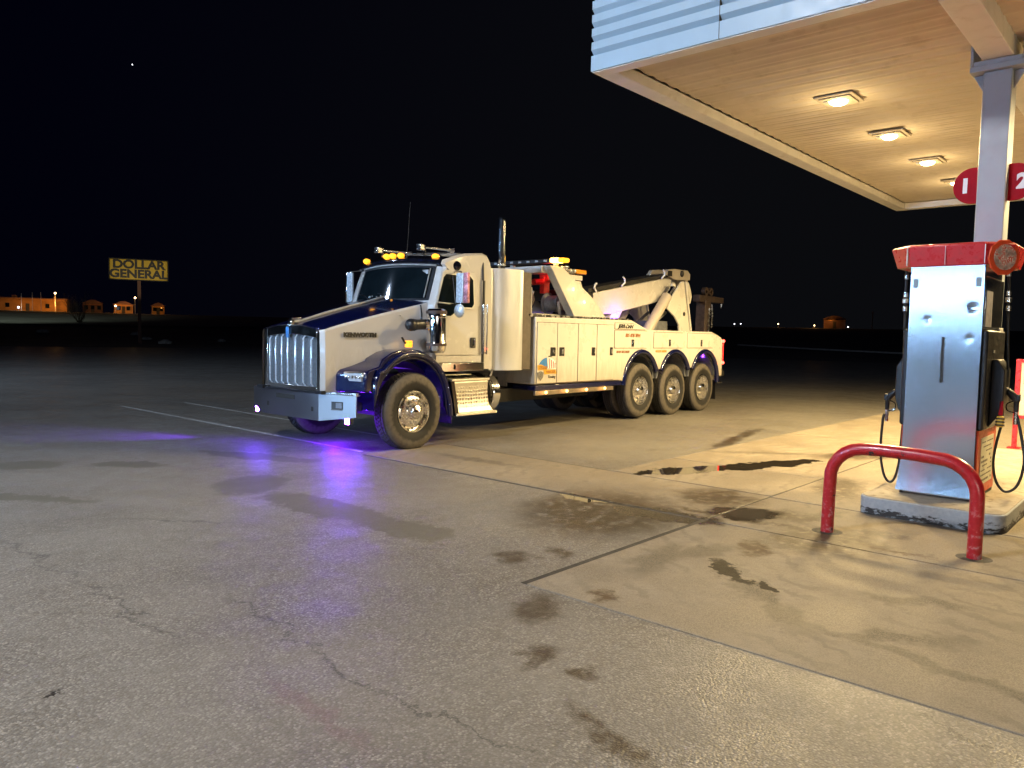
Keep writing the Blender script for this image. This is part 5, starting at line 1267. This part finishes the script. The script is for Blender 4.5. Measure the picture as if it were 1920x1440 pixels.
for k, (x, y, t) in enumerate(((67.4, 236.6, 9.5), (69.8, 235.9, 9.9), (71.7, 235.3, 10.0))):
    g = gz(x, y); o = tag(empty('flagpole', (x, y, g)), 'pale bare flagpole, %s of three before the orange-lit building' % ('leftmost', 'middle', 'rightmost')[k], 'flagpole', 'three flagpoles before the orange building')
    MB().tube([(0, 0, -.2), (0, 0, t-g)], [.09, .05], 8).build('pole', M['polewhite'], o); MB().ball((0, 0, t-g+.05), .1, n=6).build('finial', M['polewhite'], o)
# power pole at right
o = tag(empty('utility_pole', (239.5, 71.6, gz(239.5, 71.6))), 'thin pale mast standing on the dark horizon left of the pump', 'pole'); MB().tube([(0, 0, -.2), (0, 0, 5.2)], .12, 6).build('pole', M['fardark'], o)
MB().box(-.05, .05, -.5, .5, 4.6, 4.75).build('crossbar', M['fardark'], o)
# bare shrub below the town
random.seed(11)
def shrub(x, y, h, label, n=26):
    o = tag(empty('bare_shrub', (x, y, gz(x, y))), label, 'shrub', 'leafless shrubs beside the far road')
    m2 = MB()
    for k in range(n):
        a = random.uniform(0, 2*PI); t = random.uniform(.3, .9); L = h*random.uniform(.6, 1.1); p = Vector((random.uniform(-.3, .3), random.uniform(-.3, .3), 0)); d_ = Vector((math.cos(a)*t, math.sin(a)*t, 1)).normalized(); pts = [p]
        for q in range(5): p = p+d_*L/5; d_ = (d_+Vector((random.uniform(-.3, .3), random.uniform(-.3, .3), random.uniform(-.1, .2)))).normalized(); pts.append(p.copy())
        m2.tube(pts, [.05, .04, .03, .025, .015, .008], 5)
        for s_ in range(4):
            q0 = pts[random.randint(2, 4)]; e = Vector((random.uniform(-1, 1), random.uniform(-1, 1), .8)).normalized()*L*.3; m2.tube([q0, q0+e*.5, q0+e+Vector((0, 0, .05))], [.02, .012, .006], 4)
    m2.build('stems', M['bark'], o)
shrub(49, 142, 5.5, 'leafless shrub silhouetted on the pale verge left of the shop sign')
shrub(33, 230, 6, 'dark leafless bush at the far left of the orange-lit building')
shrub(78.6, 233, 5, 'leafless bush before the right end of the orange-lit building')
def rock(x, y, r_, label):
    m2 = MB(); m2.ball((0, 0, .2*r_), r_, 1.3, 1, .6, n=8)
    for v in m2.bm.verts: v.co += Vector(mnoise.noise_vector(v.co*2.3/r_+Vector((x, y, 0))))*r_*.3
    ob = m2.build('rock', M['rock'], None, ang=20); ob.location = at(x, y); tag(ob, label, 'rock', 'pale rocks along the edge of the verge')
rock(33.0, 108, .55, 'pale rock farthest left on the dark verge edge'); rock(41.5, 101, .5, 'pale rock below the orange-lit building'); rock(36.5, 86, .4, 'dim rock on the near verge left of the shrub'); rock(42, 80, .35, 'dim rock on the near verge below the shrub'); rock(32.0, 71.5, .5, 'pale flat rock at the foot of the shop sign pole')
# star
st_ = MB(); st_.ball((0, 0, 0), .9, n=8); o = st_.build('star', M['star']); o.location = Vector((94.9, 231.3, 74.4))*8; tag(o, 'single bright star high in the black sky', 'star')

# ------------------------------------------------------------------ light from the shop front behind the camera, plus added lot lights
COOL = (.36, .62, 1)
light('lot_fill_light', 'AREA', (-1.8, 5.4, 7.8), 980, (.92, .93, .98), aim=(2.5, 4.5, 0), shape='DISK', size=1.2)  # no fixture in view; added overhead to brighten the near ground
light('shop_front_lamp', 'AREA', (-7.5, 5.2, 2.95), 185, COOL, aim=(7, 4.5, 1.6), shape='RECTANGLE', size=5.5, size_y=.12)
light('shop_front_lamp', 'AREA', (-7.0, 10.5, 3.4), 260, COOL, aim=(8, 8.6, 1.5), shape='RECTANGLE', size=3, size_y=.3, spread=R(70))
light('lot_fill_light', 'AREA', (-3, 27, 11), 1300, (.55, .72, 1), aim=(7, 26, 0), shape='DISK', size=1)  # unseen cool light added to lift the far left ground
light('shop_window_light', 'AREA', (-3.0, -6.5, 2.2), 260, (1, .9, .75), aim=(3, 2.5, 0), shape='RECTANGLE', size=5, size_y=1.6)
light('verge_lamp', 'SPOT', (20, 120, 30), 26000, (.85, 1, .85), aim=(38, 165, 2), spot_size=R(62), spot_blend=.8, shadow_soft_size=1)

# ------------------------------------------------------------------ night sky
w = bpy.data.worlds.new('World'); scn.world = w; w.use_nodes = True; nt = w.node_tree; nt.nodes.clear()
out = nt.nodes.new('ShaderNodeOutputWorld'); bg = nt.nodes.new('ShaderNodeBackground'); nt.links.new(bg.outputs[0], out.inputs[0])
tc = nt.nodes.new('ShaderNodeTexCoord'); sx = nt.nodes.new('ShaderNodeSeparateXYZ'); nt.links.new(tc.outputs['Generated'], sx.inputs[0])
k = ramp(nt, sx.outputs[0], .2, 1.0, 0, 1)
c = mixc(nt, k, (.0004, .0005, .0030), (.0031, .0033, .0042))
nt.links.new(c, bg.inputs[0]); bg.inputs[1].default_value = 1.0

scn.view_settings.view_transform = 'Standard'; scn.view_settings.look = 'None'; scn.view_settings.exposure = 0
scn.render.engine = 'CYCLES'
cy = scn.cycles
cy.max_bounces = 5; cy.diffuse_bounces = 3; cy.glossy_bounces = 3; cy.transmission_bounces = 1; cy.caustics_reflective = False; cy.caustics_refractive = False
cy.sample_clamp_indirect = 4; cy.use_denoising = True
